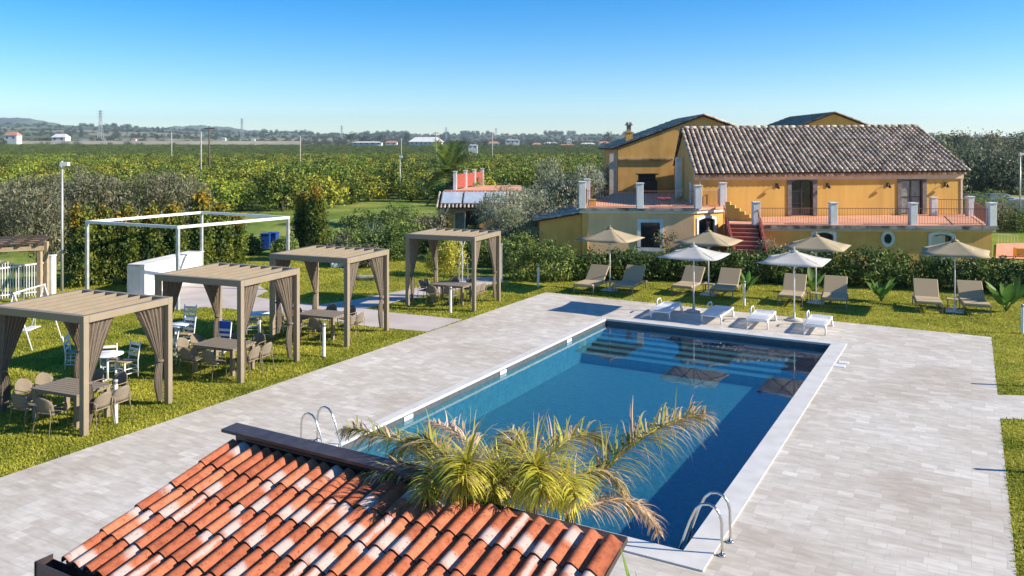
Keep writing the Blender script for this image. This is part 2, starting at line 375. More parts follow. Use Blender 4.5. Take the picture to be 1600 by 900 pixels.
MOS = mosaic('blue_pool_mosaic', (.006, .065, .095), (.045, .175, .215), 26)
MOSD = mosaic('dark_pool_wall_tiles', (.05, .06, .065), (.09, .10, .11), 12)
def pool_basin():
    root = thing('swimming_pool', 'long rectangular swimming pool of blue mosaic sunk into pale stone terrace', 'pool', (0, 0, 0))
    FZ = -1.02
    def PP(u, v, z): q = PN+U*u+V*v; return (q.x, q.y, z)
    b = B(); e = .2
    cs = [(-PW, 0), (0, 0), (0, PL), (-PW, PL)]; oc = [(-PW-e, -e), (e, -e), (e, PL+e), (-PW-e, PL+e)]
    b2 = B(); WZ = -.17
    for k in range(4):
        a0, a1 = cs[k], cs[(k+1) % 4]; o0, o1 = oc[k], oc[(k+1) % 4]
        b.add([PP(*a0, WZ), PP(*a1, WZ), PP(*a1, -.031), PP(*a0, -.031), PP(*o0, WZ), PP(*o1, WZ), PP(*o1, -.031), PP(*o0, -.031)], [(3, 2, 1, 0), (4, 5, 6, 7), (3, 7, 6, 2)])
        b2.add([PP(*a0, FZ-.1), PP(*a1, FZ-.1), PP(*a1, WZ), PP(*a0, WZ), PP(*o0, FZ-.1), PP(*o1, FZ-.1), PP(*o1, WZ), PP(*o0, WZ)], [(3, 2, 1, 0), (4, 5, 6, 7)])
    b.build('rim_wall', MOSD, root); b2.build('submerged_wall', MOS, root)
    b = B(); b.add([PP(-PW, 0, FZ), PP(0, 0, FZ), PP(0, PL, FZ), PP(-PW, PL, FZ)], [(0, 1, 2, 3)]); b.build('pool_floor', MOS, root)
    b = B(); n = 5
    for k in range(n):
        w = .42*(k+1); z1 = -.40-.085*k
        b.add([PP(-PW+.003, PL-w, FZ+.002), PP(-.003, PL-w, FZ+.002), PP(-.003, PL-w, z1), PP(-PW+.003, PL-w, z1), PP(-.003, PL-w+.42, z1), PP(-PW+.003, PL-w+.42, z1)],
              [(0, 1, 2, 3), (3, 2, 4, 5)])
    b.build('pool_steps', MOS, root)
    for vv in (3.2, 7.6, 11.9):
        b = B(); c = Vector(PP(-PW+.012, vv, -.10)); m3 = Matrix.Rotation(POOL_ANG, 3, 'Z'); b.box(c, (.02, .34, .09), ax=m3); b.build('skimmer_mouth', M_['white_plastic'], root)
pool_basin()
def water():
    m = bpy.data.materials.new('pool_water'); m.use_nodes = True; N, Lk = nodes_of(m)
    N.remove(N['Principled BSDF']); out = N['Material Output']
    tr = N.new('ShaderNodeBsdfTransparent'); tr.inputs[0].default_value = (.72, .90, .95, 1)
    gl = N.new('ShaderNodeBsdfGlossy'); gl.inputs['Roughness'].default_value = .015; gl.inputs[0].default_value = (.95, .97, 1, 1)
    fr = N.new('ShaderNodeFresnel'); fr.inputs[0].default_value = 1.34; mx = N.new('ShaderNodeMixShader')
    tc = N.new('ShaderNodeTexCoord'); nz = N.new('ShaderNodeTexNoise'); nz.inputs['Scale'].default_value = 2.2; nz.inputs['Detail'].default_value = 3
    Lk.new(tc.outputs['Object'], nz.inputs['Vector'])
    bp = N.new('ShaderNodeBump'); bp.inputs['Strength'].default_value = .05; bp.inputs['Distance'].default_value = .02
    Lk.new(nz.outputs[0], bp.inputs['Height']); Lk.new(bp.outputs[0], gl.inputs['Normal'])
    ge = N.new('ShaderNodeNewGeometry'); iv = N.new('ShaderNodeMath'); iv.operation = 'SUBTRACT'; iv.inputs[0].default_value = 1; Lk.new(ge.outputs['Backfacing'], iv.inputs[1])
    mu = N.new('ShaderNodeMath'); mu.operation = 'MULTIPLY'; Lk.new(fr.outputs[0], mu.inputs[0]); Lk.new(iv.outputs[0], mu.inputs[1]); Lk.new(mu.outputs[0], mx.inputs[0]); Lk.new(tr.outputs[0], mx.inputs[1]); Lk.new(gl.outputs[0], mx.inputs[2]); Lk.new(mx.outputs[0], out.inputs[0])
    b = B(); q = expand(0, -.002, -.002, -.002, -.002); b.add([(p.x, p.y, -.15) for p in q], [(0, 1, 2, 3)])
    return tag(b.build('pool_water', m), kind='structure')
water()

# lawns
sheet('lawn_left', [BL, TL, *gp([(841, 447), (785, 438), (700, 445), (650, 395), (560, 398), (470, 392), (380, 395), (240, 440)]), (-60, 40), (-60, -20)], -.012, LAWN)
pathP = gp([(668.6, 518.4), (583, 511), (500, 499), (440, 490), (389, 486), (353, 482), (315, 480), (252, 486), (215, 489), (190, 470), (215, 452), (300, 428), (345, 428), (400, 443), (419, 455), (400, 464), (440, 470), (498, 476), (560, 467), (644, 451), (700, 441), (718, 433), (786, 433), (787, 441), (745, 448), (700, 455), (632, 469), (571.5, 482), (600, 487), (650, 492), (724, 499)])
sheet('garden_path', pathP, .002, mat('pale_concrete_path', (.46, .40, .36), (.56, .49, .44), rough=.9, scale=.8, detail=8))
sheet('lawn_back', [TL, TR, *gp([(1900, 560)]), (45, 36), (24, 37), (2, 39), *gp([(785, 438), (841, 447)])], -.008, LAWN)
rt = G(1553, 570)
sheet('lawn_right', [TR, BR, (70, -12), (60, 36), *gp([(1900, 560)])], -.004, LAWN)
sheet('side_path', [*gp([(1557, 617), (1700, 621), (2200, 628), (2200, 668), (1700, 660), (1562, 654)])], .003, PAV)
# worn earth edge between terrace and right lawn
# far slope beyond the plain
def hills():
    m = bpy.data.materials.new('far_fields'); m.use_nodes = True; N, Lk = nodes_of(m); p = N['Principled BSDF']
    tc = N.new('ShaderNodeTexCoord'); mp = N.new('ShaderNodeMapping'); mp.inputs['Scale'].default_value = (1, .35, 0); Lk.new(tc.outputs['Object'], mp.inputs[0])
    vo = N.new('ShaderNodeTexVoronoi'); vo.inputs['Scale'].default_value = .006; Lk.new(mp.outputs[0], vo.inputs['Vector'])
    sp = N.new('ShaderNodeSeparateColor'); Lk.new(vo.outputs['Color'], sp.inputs[0])
    rp = ramp(N, [(0, (.06, .09, .03)), (.3, (.09, .12, .045)), (.5, (.14, .20, .07)), (.7, (.28, .24, .15)), (.85, (.07, .09, .045)), (1, (.20, .24, .09))]); rp.color_ramp.interpolation = 'CONSTANT'
    Lk.new(sp.outputs[0], rp.inputs[0])
    nz = N.new('ShaderNodeTexNoise'); nz.inputs['Scale'].default_value = .03; nz.inputs['Detail'].default_value = 8; Lk.new(tc.outputs['Object'], nz.inputs['Vector'])
    r2 = ramp(N, [(.35, (.55, .6, .6)), (.65, (1.2, 1.15, 1.1))]); Lk.new(nz.outputs[0], r2.inputs[0])
    mx = N.new('ShaderNodeMix'); mx.data_type = 'RGBA'; mx.blend_type = 'MULTIPLY'; mx.inputs[0].default_value = 1
    Lk.new(rp.outputs[0], mx.inputs[6]); Lk.new(r2.outputs[0], mx.inputs[7]); Lk.new(mx.outputs[2], p.inputs['Base Color']); p.inputs['Roughness'].default_value = 1
    return m
FAR = hills()
def hz(x, y):
    r = math.hypot(x, y); a = math.degrees(math.atan2(x, y))
    # skyline row wanted at bearing a (photo rows above the horizon)
    px = 800+F*math.tan(R(max(-60, min(60, a))))
    up = np.interp(px, [-400, 0, 250, 300, 480, 700, 950, 1200, 1700], [25, 30, 28, 23, 22, 19, 18, 17, 14])
    t = max(0, min(1, (r-750)/(2600-750)))
    s = max(0, min(1, (r-400)/300)); s = s*s*(3-2*s)
    return 4.6*s + (up/F*2600+1.6)*(t**1.25) + 3*math.sin(x*.004+1)*math.sin(y*.003)*t
def hill_mesh():
    b = B(); rs = [400, 450, 500, 550, 600, 650, 700, 760, 850, 950, 1050, 1200, 1350, 1500, 1700, 1900, 2150, 2400, 2600, 2900]; na = 60
    vs = []
    for r in rs:
        for j in range(na+1):
            a = R(-55+110*j/na); x, y = r*math.sin(a), r*math.cos(a); vs.append((x, y, hz(x, y)-.4))
    fs = []
    for i in range(len(rs)-1):
        for j in range(na): fs.append((i*(na+1)+j, i*(na+1)+j+1, (i+1)*(na+1)+j+1, (i+1)*(na+1)+j))
    b.add(vs, fs, 0, True); return tag(b.build('hillside', FAR), kind='structure')
hill_mesh()
def ridge(name, pts, d, depth, seed):
    rnd = random.Random(seed); b = B(); vs = []; fs = []
    xs = np.linspace(pts[0][0], pts[-1][0], 90); ys = np.interp(xs, [p[0] for p in pts], [p[1] for p in pts])
    for i, (px, py) in enumerate(zip(xs, ys)):
        n = sum(math.sin(px*f+seed*k)*a for k, (f, a) in enumerate([(.05, .9), (.13, .7), (.31, .5), (.8, .35)]))*(1 if 0 < i < 89 else 0)
        z = Z(py-n, d)
        for t, hgt in ((-1, 0), (-.6, .35), (-.3, .75), (0, 1), (.5, .5), (1, 0)):
            dd = d+depth*t; vs.append((X(px, dd), dd, z*hgt-1+18*hgt*math.sin(px*.2+t*7)*(1-hgt)))
    for i in range(89):
        for k in range(5): fs.append((i*6+k, (i+1)*6+k, (i+1)*6+k+1, i*6+k+1))
    b.add(vs, fs, 0, True); return tag(b.build(name, FAR), kind='structure')
ridge('mountain', [(-350, 175), (-100, 180), (0, 184), (20, 184), (60, 187), (100, 194), (150, 199), (210, 206), (260, 216)], 4300, 700, 3)
ridge('mountain', [(180, 214), (235, 205), (270, 198), (310, 196), (345, 196), (380, 202), (420, 207), (480, 212), (540, 220)], 4500, 700, 5)
# ------------------------------------------------------------------ buildings
def wall(b, p0, p1, z0, z1, openings=(), t=.3, mi=0, arch=False):
    """wall from p0 to p1 (outer face on the right-hand side looking p0->p1), openings (s0,s1,za,zb)"""
    p0 = Vector((p0[0], p0[1], 0)); p1 = Vector((p1[0], p1[1], 0)); L = (p1-p0).length; d = (p1-p0)/L; n = Vector((d.y, -d.x, 0))
    ss = sorted({0, L, *[o[0] for o in openings], *[o[1] for o in openings]}); zs = sorted({z0, z1, *[o[2] for o in openings], *[o[3] for o in openings]})
    P = lambda s, z, k: p0+d*s-n*k+Vector((0, 0, z))
    hole = lambda s, z: any(o[0] < s < o[1] and o[2] < z < o[3] for o in openings)
    for i in range(len(ss)-1):
        for j in range(len(zs)-1):
            a, c, e, f = ss[i], ss[i+1], zs[j], zs[j+1]
            if hole((a+c)/2, (e+f)/2): continue
            b.add([P(a, e, 0), P(c, e, 0), P(c, f, 0), P(a, f, 0)], [(0, 1, 2, 3)], mi)
            b.add([P(a, e, t), P(c, e, t), P(c, f, t), P(a, f, t)], [(3, 2, 1, 0)], mi)
    for o in openings:
        a, c, e, f = o
        b.add([P(a, e, 0), P(c, e, 0), P(c, f, 0), P(a, f, 0), P(a, e, t), P(c, e, t), P(c, f, t), P(a, f, t)], [(0, 4, 5, 1), (1, 5, 6, 2), (2, 6, 7, 3), (3, 7, 4, 0)], mi)
    b.add([P(0, z0, 0), P(0, z1, 0), P(0, z1, t), P(0, z0, t)], [(0, 1, 2, 3)], mi)
    b.add([P(L, z0, 0), P(L, z1, 0), P(L, z1, t), P(L, z0, t)], [(3, 2, 1, 0)], mi)
    b.add([P(0, z1, 0), P(L, z1, 0), P(L, z1, t), P(0, z1, t)], [(0, 1, 2, 3)], mi)
class Face:
    """local frame on a wall: s along, z up, k outwards"""
    def __init__(s, p0, p1):
        s.p0 = Vector((p0[0], p0[1], 0)); q = Vector((p1[0], p1[1], 0)); s.L = (q-s.p0).length; s.d = (q-s.p0)/s.L; s.n = Vector((s.d.y, -s.d.x, 0))
        s.m = Matrix((s.d, -s.n, Vector((0, 0, 1)))).transposed()
    def P(s, a, z, k=0): return s.p0+s.d*a+s.n*k+Vector((0, 0, z))
    def box(s, b, a0, a1, z0, z1, k0, k1, mi=0): b.box(s.P((a0+a1)/2, (z0+z1)/2, (k0+k1)/2), (a1-a0, k1-k0, z1-z0), ax=s.m, mi=mi)
    def s_of(s, px):                       # where the sight line through photo column px meets the wall
        k = (px-800)/F; return (k*s.p0.y-s.p0.x)/(s.d.x-k*s.d.y)
    def z_of(s, a, py): return Z(py, s.P(a, 0).y)
def arch_pts(a0, a1, z0, z1, rise, n=8):
    w = (a1-a0)/2; c = (a0+a1)/2
    pts = [(a0, z0)]
    for i in range(n+1):
        t = -1+2*i/n; pts.append((c+w*t, z1-rise*t*t))
    pts.append((a1, z0)); return pts
def arch_frame(b, f, a0, a1, z0, z1, rise, w, k, mi=0, bottom=True, th=None):
    """surround following an arched opening, proud of the wall by k"""
    i_ = arch_pts(a0, a1, z0, z1, rise); o_ = arch_pts(a0-w, a1+w, z0-(w if bottom else 0), z1+w, rise)
    n = len(i_)
    for q in range(n-1):
        A, B_, C_, D = i_[q], i_[q+1], o_[q+1], o_[q]
        vs = [f.P(*p, k) for p in (A, B_, C_, D)]+[f.P(*p, -.12) for p in (A, B_, C_, D)]
        b.add(vs, [(0, 1, 2, 3), (1, 0, 4, 5), (3, 2, 6, 7), (7, 6, 5, 4)], mi)
    if bottom: f.box(b, a0-w, a1+w, z0-w, z0, -.12, k+.002, mi)
def window(root, f, a0, a1, z0, z1, rise, surround, sw=.16, proud=.035, leaves=2, pane='pane', bars=1, name='window', sbottom=True, fr='dark_frame'):
    """parts: window frame with pane and stone or plaster surround as sub-parts"""
    b = B(); t = .055; kk = -.13
    f.box(b, a0, a0+t, z0, z1-rise*.5, kk-.04, kk+.03); f.box(b, a1-t, a1, z0, z1-rise*.5, kk-.04, kk+.03)
    f.box(b, a0+t, a1-t, z0, z0+t, kk-.04, kk+.029)
    for q in range(1, leaves): f.box(b, a0+(a1-a0)*q/leaves-.04, a0+(a1-a0)*q/leaves+.04, z0+t, z1-.02, kk-.035, kk+.04)
    for q in range(1, bars+1):
        zz = z0+(z1-z0)*q/(bars+1); f.box(b, a0+t, a1-t, zz-.02, zz+.02, kk-.03, kk+.026)
    pts = arch_pts(a0, a1, z0, z1, rise); 
    if rise:
        for q in range(1, len(pts)-2):
            b.beam(f.P(pts[q][0], pts[q][1]-.03, kk), f.P(pts[q+1][0], pts[q+1][1]-.03, kk), .07, .07)
    else: f.box(b, a0+t, a1-t, z1-t, z1, kk-.04, kk+.028)
    w = b.build(name, M_[fr], root)
    g = B(); vs = [f.P(p[0], p[1], kk-.01) for p in pts]; g.slab(vs[::-1] , .012); g.build('pane', M_[pane], w)
    s = B(); arch_frame(s, f, a0, a1, z0, z1, rise, sw, proud, 0, sbottom); s.build('surround', M_[surround], w)
    return w
def corner_fill(b, f, a0, a1, z1, rise, mi=0):
    pts = arch_pts(a0, a1, 0, z1, rise)[1:-1]
    for q in range(len(pts)-1):
        b.add([f.P(*pts[q], 0), f.P(*pts[q+1], 0), f.P(pts[q+1][0], z1, 0), f.P(pts[q][0], z1, 0)], [(0, 1, 2, 3)], mi)

def tile_roof(name, root, e0, e1, r1, r0, mats, pitch=.30, rows=.42, rad=.085, lift=.03, under=.09, seed=1):
    """pantile slope: eave from e0 to e1, ridge r0 above e0, r1 above e1; every cover tile its own island"""
    e0, e1, r1, r0 = map(Vector, (e0, e1, r1, r0)); rnd = random.Random(seed)
    nrm = (e1-e0).cross(r0-e0).normalized()
    if nrm.z < 0: nrm = -nrm
    b = B(); b.slab([p for p in (e0, e1, r1, r0)] if (e1-e0).cross(r1-e1).z > 0 else [p for p in (r0, r1, e1, e0)], under, 1)
    n = max(2, int((e1-e0).length/pitch)); m = max(2, int(round((r0-e0).length/rows)))
    for i in range(n+1):
        t = i/n; a = e0.lerp(e1, t); c = r0.lerp(r1, t)
        up = (c-a).normalized(); x = up.cross(nrm).normalized(); st = (c-a).length/m
        for j in range(m):
            o = a+up*(st*j-.04); jx = rnd.uniform(-.012, .012); jz = rnd.uniform(-.006, .008)
            vs = []
            for k, (q, rr, hh) in enumerate(((0, rad*1.1, lift), (st*1.12, rad*.85, 0))):
                for s_ in range(6):
                    an = math.pi*s_/5; vs.append(o+up*q+x*(math.cos(an)*rr+jx)+nrm*(math.sin(an)*rr*.9+hh+.004+jz))
            fs = [(s_, s_+1, 7+s_, 6+s_) for s_ in range(5)]+[(5, 4, 3, 2, 1, 0)]
            b.add(vs, fs, 0, True)
    return b.build(name, mats, root)
ROOF_OLD = mat('old_clay_tiles', (.29, .205, .145), (.58, .48, .37), rough=.95, scale=3.5, island=.4, detail=8, bump=.2, bscale=40)
ROOF_GAP = mat('tile_bed', (.05, .033, .025), (.08, .055, .04), rough=1, scale=6)
ROOF_GREY = mat('lichened_clay_tiles', (.20, .17, .12), (.34, .30, .23), rough=.95, scale=2.5, island=.3, detail=8)
def railing(root, p0, p1, z, h=.9, name='railing', m='rust_rail', step=.13, wide=.012):
    b = B(); p0 = Vector((p0[0], p0[1], z)); p1 = Vector((p1[0], p1[1], z)); L = (p1-p0).length; up = Vector((0, 0, 1))
    b.beam(p0+up*h, p1+up*h, .035, .03); b.beam(p0+up*.08, p1+up*.08, .03, .02)
    n = int(L/step)
    for i in range(n+1):
        q = p0.lerp(p1, i/n); b.beam(q+up*.09, q+up*(h-.015), wide, wide)
    return b.build(name, M_[m], root)
def pier(root, c, z, h, w=.36, m='white_wall', yaw=0):
    b = B(); b.box((c[0], c[1], z+h/2), (w, w, h), rz=yaw); b.box((c[0], c[1], z+h+.03), (w+.07, w+.07, .06), rz=yaw)
    return b.build('pier', M_[m], root, bevel=.015)

# ---- main farmhouse: plan corners read off the sight lines
fl = Vector((10.45, 46.4, 0)); fr = Vector((26.95, 48.75, 0)); rl = Vector((X(1068, 53), 53, 0)); rr = Vector((X(1431, 55.3), 55.3, 0))
ZL, ZE = 2.2, 4.62                              # lower terrace level, wall top
house = thing('farmhouse', 'long orange farmhouse with tiled roof and two dark doors opening onto the lower terrace', 'house', (0, 0, 0))
f = Face(fl, fr)
wins = []
a0, a1 = f.s_of(1236.5), f.s_of(1270); zb = ZL+.02; z1 = f.z_of(a0, 280)
b0, b1 = f.s_of(1408), f.s_of(1441); z2 = f.z_of(b0, 281)
bk_l = Vector((11.94, 60, 0)); bk_r = fr+(rr-fr)*1.9
b = B(); wall(b, fl, fr, 0, ZE, [(a0, a1, zb, z1), (b0, b1, zb, z2)], mi=0)
corner_fill(b, f, a0, a1, z1, .16)
wall(b, fr, bk_r, 0, ZE)
b.build('wall', M_['ochre_b'], house)
b = B(); wall(b, bk_l, fl, 0, ZE+.0)
# gable triangle on the left end
zr0, zr1 = Z(201.5, 53), Z(198.5, 55.3)
q = [bk_l+Vector((0, 0, ZE)), fl+Vector((0, 0, ZE)), Vector((rl.x+.02, rl.y, zr0-.12))]
b.slab([q[0], q[1], q[2]], .28); b.build('gable_wall', M_['ochre'], house)
b = B(); wall(b, bk_r, bk_l, 0, ZE); b.build('rear_wall', M_['ochre'], house)
d_e = (fr-fl).normalized(); n_out = Vector((d_e.y, -d_e.x, 0))
e0 = fl-d_e*.12+n_out*.42; e1 = fr+d_e*.12+n_out*.42
ze0, ze1 = Z(271, e0.y), Z(266, e1.y)
tile_roof('roof', house, (e0.x, e0.y, ze0), (e1.x, e1.y, ze1), (rr.x+.1, rr.y, zr1), (rl.x-.1, rl.y, zr0), [ROOF_OLD, ROOF_GAP], pitch=.315, rows=.42, rad=.10)
bl2 = rl+(rl-e0)*.95; br2 = rr+(rr-e1)*.95
tile_roof('roof', house, (br2.x, br2.y, ze1+.1), (bl2.x, bl2.y, ze0+.1), (rl.x-.1, rl.y, zr0), (rr.x+.1, rr.y, zr1), [ROOF_OLD, ROOF_GAP], pitch=.5, rows=.8, rad=.12)
b = B(); 
for i in range(34):
    t0, t1 = i/34, (i+1)/34; A = Vector((rl.x-.1, rl.y, zr0+.07)).lerp(Vector((rr.x+.1, rr.y, zr1+.07)), t0); Bq = Vector((rl.x-.1, rl.y, zr0+.07)).lerp(Vector((rr.x+.1, rr.y, zr1+.07)), t1)
    b.tube([A, Bq+(Bq-A)*.05], [.125, .105], 8)
b.build('ridge_tiles', ROOF_OLD, house)
b = B(); A = Vector((e0.x, e0.y, ze0+.09))-n_out*.38; Bq = Vector((e1.x, e1.y, ze1+.09))-n_out*.38
for i in range(52):                               # the scalloped lower eave course
    p = Vector((e0.x, e0.y, ze0-.15)).lerp(Vector((e1.x, e1.y, ze1-.15)), (i+.5)/52)-n_out*.09
    b.tube([p, p-n_out*.32+Vector((0, 0, .02))], [.115, .09], 7)
b.build('eave_tiles', ROOF_OLD, house)
b = B(); f.box(b, -.05, f.L+.05, ZE-.30, ZE-.005, .002, .10); f.box(b, -.08, f.L+.08, ZE-.005, ZE+.07, -.1, .17); b.build('eave_cornice', M_['cream'], house)
dr1 = window(house, f, a0, a1, zb, z1, .16, 'lava', .26, .05, 2, 'pane', 2, 'door', False)
dr2 = window(house, f, b0, b1, zb, z2, 0, 'lava', .26, .05, 2, 'curtain_pane', 1, 'door', False)
for px in (1213, 1292, 1386, 1476):
    s_ = f.s_of(px); b = B(); f.box(b, s_-.05, s_+.05, 3.85, 4.1, .0, .06)
    b.tube([f.P(s_, 4.0, .05), f.P(s_, 4.08, .2), f.P(s_, 3.98, .28)], .018, 6); b.lathe([(.03, .1), (.07, .06), (.09, -.06), (.05, -.1)], f.P(s_, 3.9, .28), 8)
    b.build('wall_lantern', M_['dark_frame'], house)
b = B(); f.box(b, f.L-.09, f.L+.03, ZL, ZE-.3, .0, .05); b.build('corner_trim', M_['cream'], house)
b = B(); b.tube([f.P(.25, ze0-.2, .07), f.P(.25, 2.6, .07)], .05, 8); b.build('drain_pipe', M_['cream'], house)
b = B(); sl = Face(bk_l, fl); s_ = sl.s_of(1067.5); 
b.box(sl.P(s_, 0, .3)+Vector((0, 0, 4.2)), (.36, .36, 2.7)); b.build('drain_shaft', M_['white_wall'], house)

# ---- lower terrace building
lower = thing('terrace_building', 'low ochre building under the right-hand red terrace with white piers and an oval window', 'building', (0, 0, 0))
tf0 = Vector((X(1186, 42.0), 42.0, 0)); tf1 = Vector((X(1559, 41.4), 41.4, 0)); tb1 = Vector((X(1521, 48.2), 48.2, 0))
b = B(); b.prism([(p.x, p.y) for p in (tf0, tf1, tb1, fr, fl+Vector((1.7, 0, 0)))], ZL-.12, ZL-.001); b.build('terrace_floor', M_['terra_floor'], lower)
g = Face(tf0+Vector((.1, .25, 0)), tf1+Vector((-.15, .25, 0)))
o1 = (g.s_of(1272), g.s_of(1302)); o2 = (g.s_of(1455), g.s_of(1487)); 
zt1 = g.z_of(2, 363); zt2 = g.z_of(9, 366)
b = B(); wall(b, g.p0, g.p0+g.d*g.L, -.2, ZL-.33, [(*o1, .75, zt1), (*o2, .55, zt2)])
corner_fill(b, g, *o1, zt1, .14); corner_fill(b, g, *o2, zt2, .12)
wall(b, g.p0+g.d*g.L, tb1+Vector((-.2, -.2, 0)), -.2, ZL-.33); b.build('wall', M_['ochre'], lower)
b = B(); g.box(b, -.12, g.L+.14, ZL-.34, ZL-.20, -.05, .12); b.build('cornice', M_['cream'], lower)
b = B(); g.box(b, -.2, g.L+.2, ZL-.20, ZL-.02, -.05, .26); b.build('slab_edge', M_['weather'], lower)
window(lower, g, *o1, .75, zt1, .14, 'white_wall', .15, .05, 1, 'pane', 0)
w2 = window(lower, g, *o2, .55, zt2, .12, 'white_wall', .15, .05, 1, 'pane', 0)
sm_ = (o2[0]+o2[1])/2
b = B(); g.box(b, o2[0]+.03, o2[0]+.50, .6, zt2-.1, -.10, -.05); b.build('shutter', M_['pale_shutter'], w2)
b = B(); g.box(b, sm_-.12, sm_+.22, .6, zt2-.06, -.16, -.07); b.build('shutter', M_['cream'], w2)
so = g.s_of(1387); zo = g.z_of(so, 373)
def ellipse(f, s, z, rs, rz_, k, n=24): return [f.P(s+rs*math.cos(2*math.pi*i/n), z+rz_*math.sin(2*math.pi*i/n), k) for i in range(n)]
b = B(); i_ = ellipse(g, so, zo, .20, .26, .05); o_ = ellipse(g, so, zo, .35, .42, .05); i2 = ellipse(g, so, zo, .20, .26, -.02); o2_ = ellipse(g, so, zo, .35, .42, -.02)
for i in range(24):
    j = (i+1) % 24; b.add([i_[i], i_[j], o_[j], o_[i], i2[i], i2[j], o2_[j], o2_[i]], [(0, 3, 2, 1), (0, 1, 5, 4), (3, 7, 6, 2)])
ow = b.build('window', M_['white_wall'], lower, smooth=False)
b = B(); b.slab(ellipse(g, so, zo, .21, .27, .012), .01); b.build('pane', M_['pane'], ow)
PH = 1.12
piersL = []
for px, dd, hh in ((1181, 42.15, 1.15), (1301.5, 42.1, PH), (1426, 41.9, PH), (1549, 41.6, 1.15)):
    c = Vector((X(px, dd), dd, 0)); pier(lower, c, ZL-.03, hh); piersL.append(c)
backp = []
for px, dd, hh in ((1458, 47.6, 1.05), (1515.5, 47.2, 1.12)):
    c = Vector((X(px, dd), dd, 0)); pier(lower, c, ZL-.02, hh, .34); backp.append(c)
for i in range(3):
    A, Bq = piersL[i], piersL[i+1]; u = (Bq-A).normalized()*.2; railing(lower, A+u, Bq-u, ZL, .84)
railing(lower, piersL[3]+Vector((-.1, .3, 0)), backp[1]+Vector((.1, -.25, 0)), ZL, .84)
railing(lower, backp[0]+Vector((.2, 0, 0)), backp[1]+Vector((-.2, 0, 0)), ZL, .95)

# ---- left wing: tan box with terrace on top
ZU = 2.9
wing = thing('terrace_wing', 'tan plastered wing with roof terrace, white piers and a white framed window', 'building', (0, 0, 0))
w0 = Vector((X(906, 44.3), 44.3, 0)); w1 = Vector((X(1089, 44.0), 44.0, 0)); w2_ = Vector((X(1132, 45.2), 45.2, 0)); w3 = Vector((9.95, 58.8, 0)); w4 = Vector((X(958, 60), 59.7, 0))
b = B(); b.prism([(p.x, p.y) for p in (w0, w1, w2_, fl+Vector((.9, .05, 0)), bk_l-Vector((.3, 0, 0)), Vector((7.6, 59.9, 0)))], ZU-.12, ZU-.001); b.build('terrace_floor', M_['terra_floor'], wing)
h = Face(w0+Vector((.15, .2, 0)), w1+Vector((-.12, .2, 0)))
oa, ob = h.s_of(1001), h.s_of(1031); oz0, oz1 = h.z_of(3, 387), h.z_of(3, 347.5)
b = B(); wall(b, h.p0, h.p0+h.d*h.L, -.2, ZU-.3, [(oa, ob, oz0, oz1)])
b.build('wall', M_['tan_wall'], wing)
h2 = Face(h.p0+h.d*h.L+Vector((.003, .0, 0)), w2_+Vector((-.05, .15, 0)))
oc, od = h2.s_of(1091), h2.s_of(1116); zc = h2.z_of(.5, 341)
b = B(); wall(b, h2.p0, h2.p0+h2.d*h2.L, -.2, ZU-.3, [(oc, od, .9, zc)]); corner_fill(b, h2, oc, od, zc, .12)
wall(b, h2.p0+h2.d*h2.L, fl+Vector((.9, 0, 0)), -.2, ZU-.3)
wall(b, Vector((w4.x+.3, w4.y, 0)), h.p0, -.2, ZU-.3); b.build('side_wall', M_['ochre'], wing)
window(wing, h, oa, ob, oz0, oz1, 0, 'white_wall', .19, .05, 1, 'pane', 0)
window(wing, h2, oc, od, .9, zc, .12, 'white_wall', .14, .05, 2, 'pane', 1)
b = B(); h.box(b, -.15, h.L+.1, ZU-.30, ZU-.15, -.05, .14); h2.box(b, .1, h2.L+.1, ZU-.30, ZU-.03, -.05, .12); b.build('cornice', M_['white_wall'], wing)
b = B(); h.box(b, -.2, h.L+.12, ZU-.15, ZU-.012, -.1, .28); b.build('slab_edge', M_['weather'], wing)
pw = []
for px, dd, hh in ((909.5, 44.35, 1.42), (999.5, 44.2, 1.34), (1090.5, 44.1, 1.22), (1129, 45.6, 1.3), (1083, 47.9, 1.2)):
    c = Vector((X(px, dd), dd, 0)); pier(wing, c, ZU-.03, hh); pw.append(c)
pier(wing, Vector((X(935, 55), 55, 0)), ZU-.5, 2.0, .34); pier(wing, Vector((X(917, 47.5), 47.5, 0)), ZU-.5, 1.9, .34)
for A, Bq in ((pw[0], pw[1]), (pw[1], pw[2])):
    u = (Bq-A).normalized()*.2; railing(wing, A+u, Bq-u, ZU, .92)
railing(wing, pw[2]+Vector((.18, .15, 0)), pw[3]-Vector((.2, .1, 0)), ZU, .92, step=.12)
railing(wing, pw[3]+Vector((-.05, .2, 0)), fl+Vector((1.3, 0, 0)), ZU, .92, m='red_panel', step=.07, wide=.03)
railing(wing, pw[0]+Vector((0, .2, 0)), Vector((X(935, 55), 54.8, 0)), ZU, .92)
# things on the upper terrace
fp = thing('flower_pot', 'square terracotta planter on the upper red terrace near its left pier', 'planter', (X(925, 45.6), 45.6, ZU))
b = B(); b.prism([(-.2, -.2), (.2, -.2), (.2, .2), (-.2, .2)], 0, .36); b.box((0, 0, .375), (.46, .46, .03)); b.build('pot', M_['ochre_b'], fp, bevel=.01)
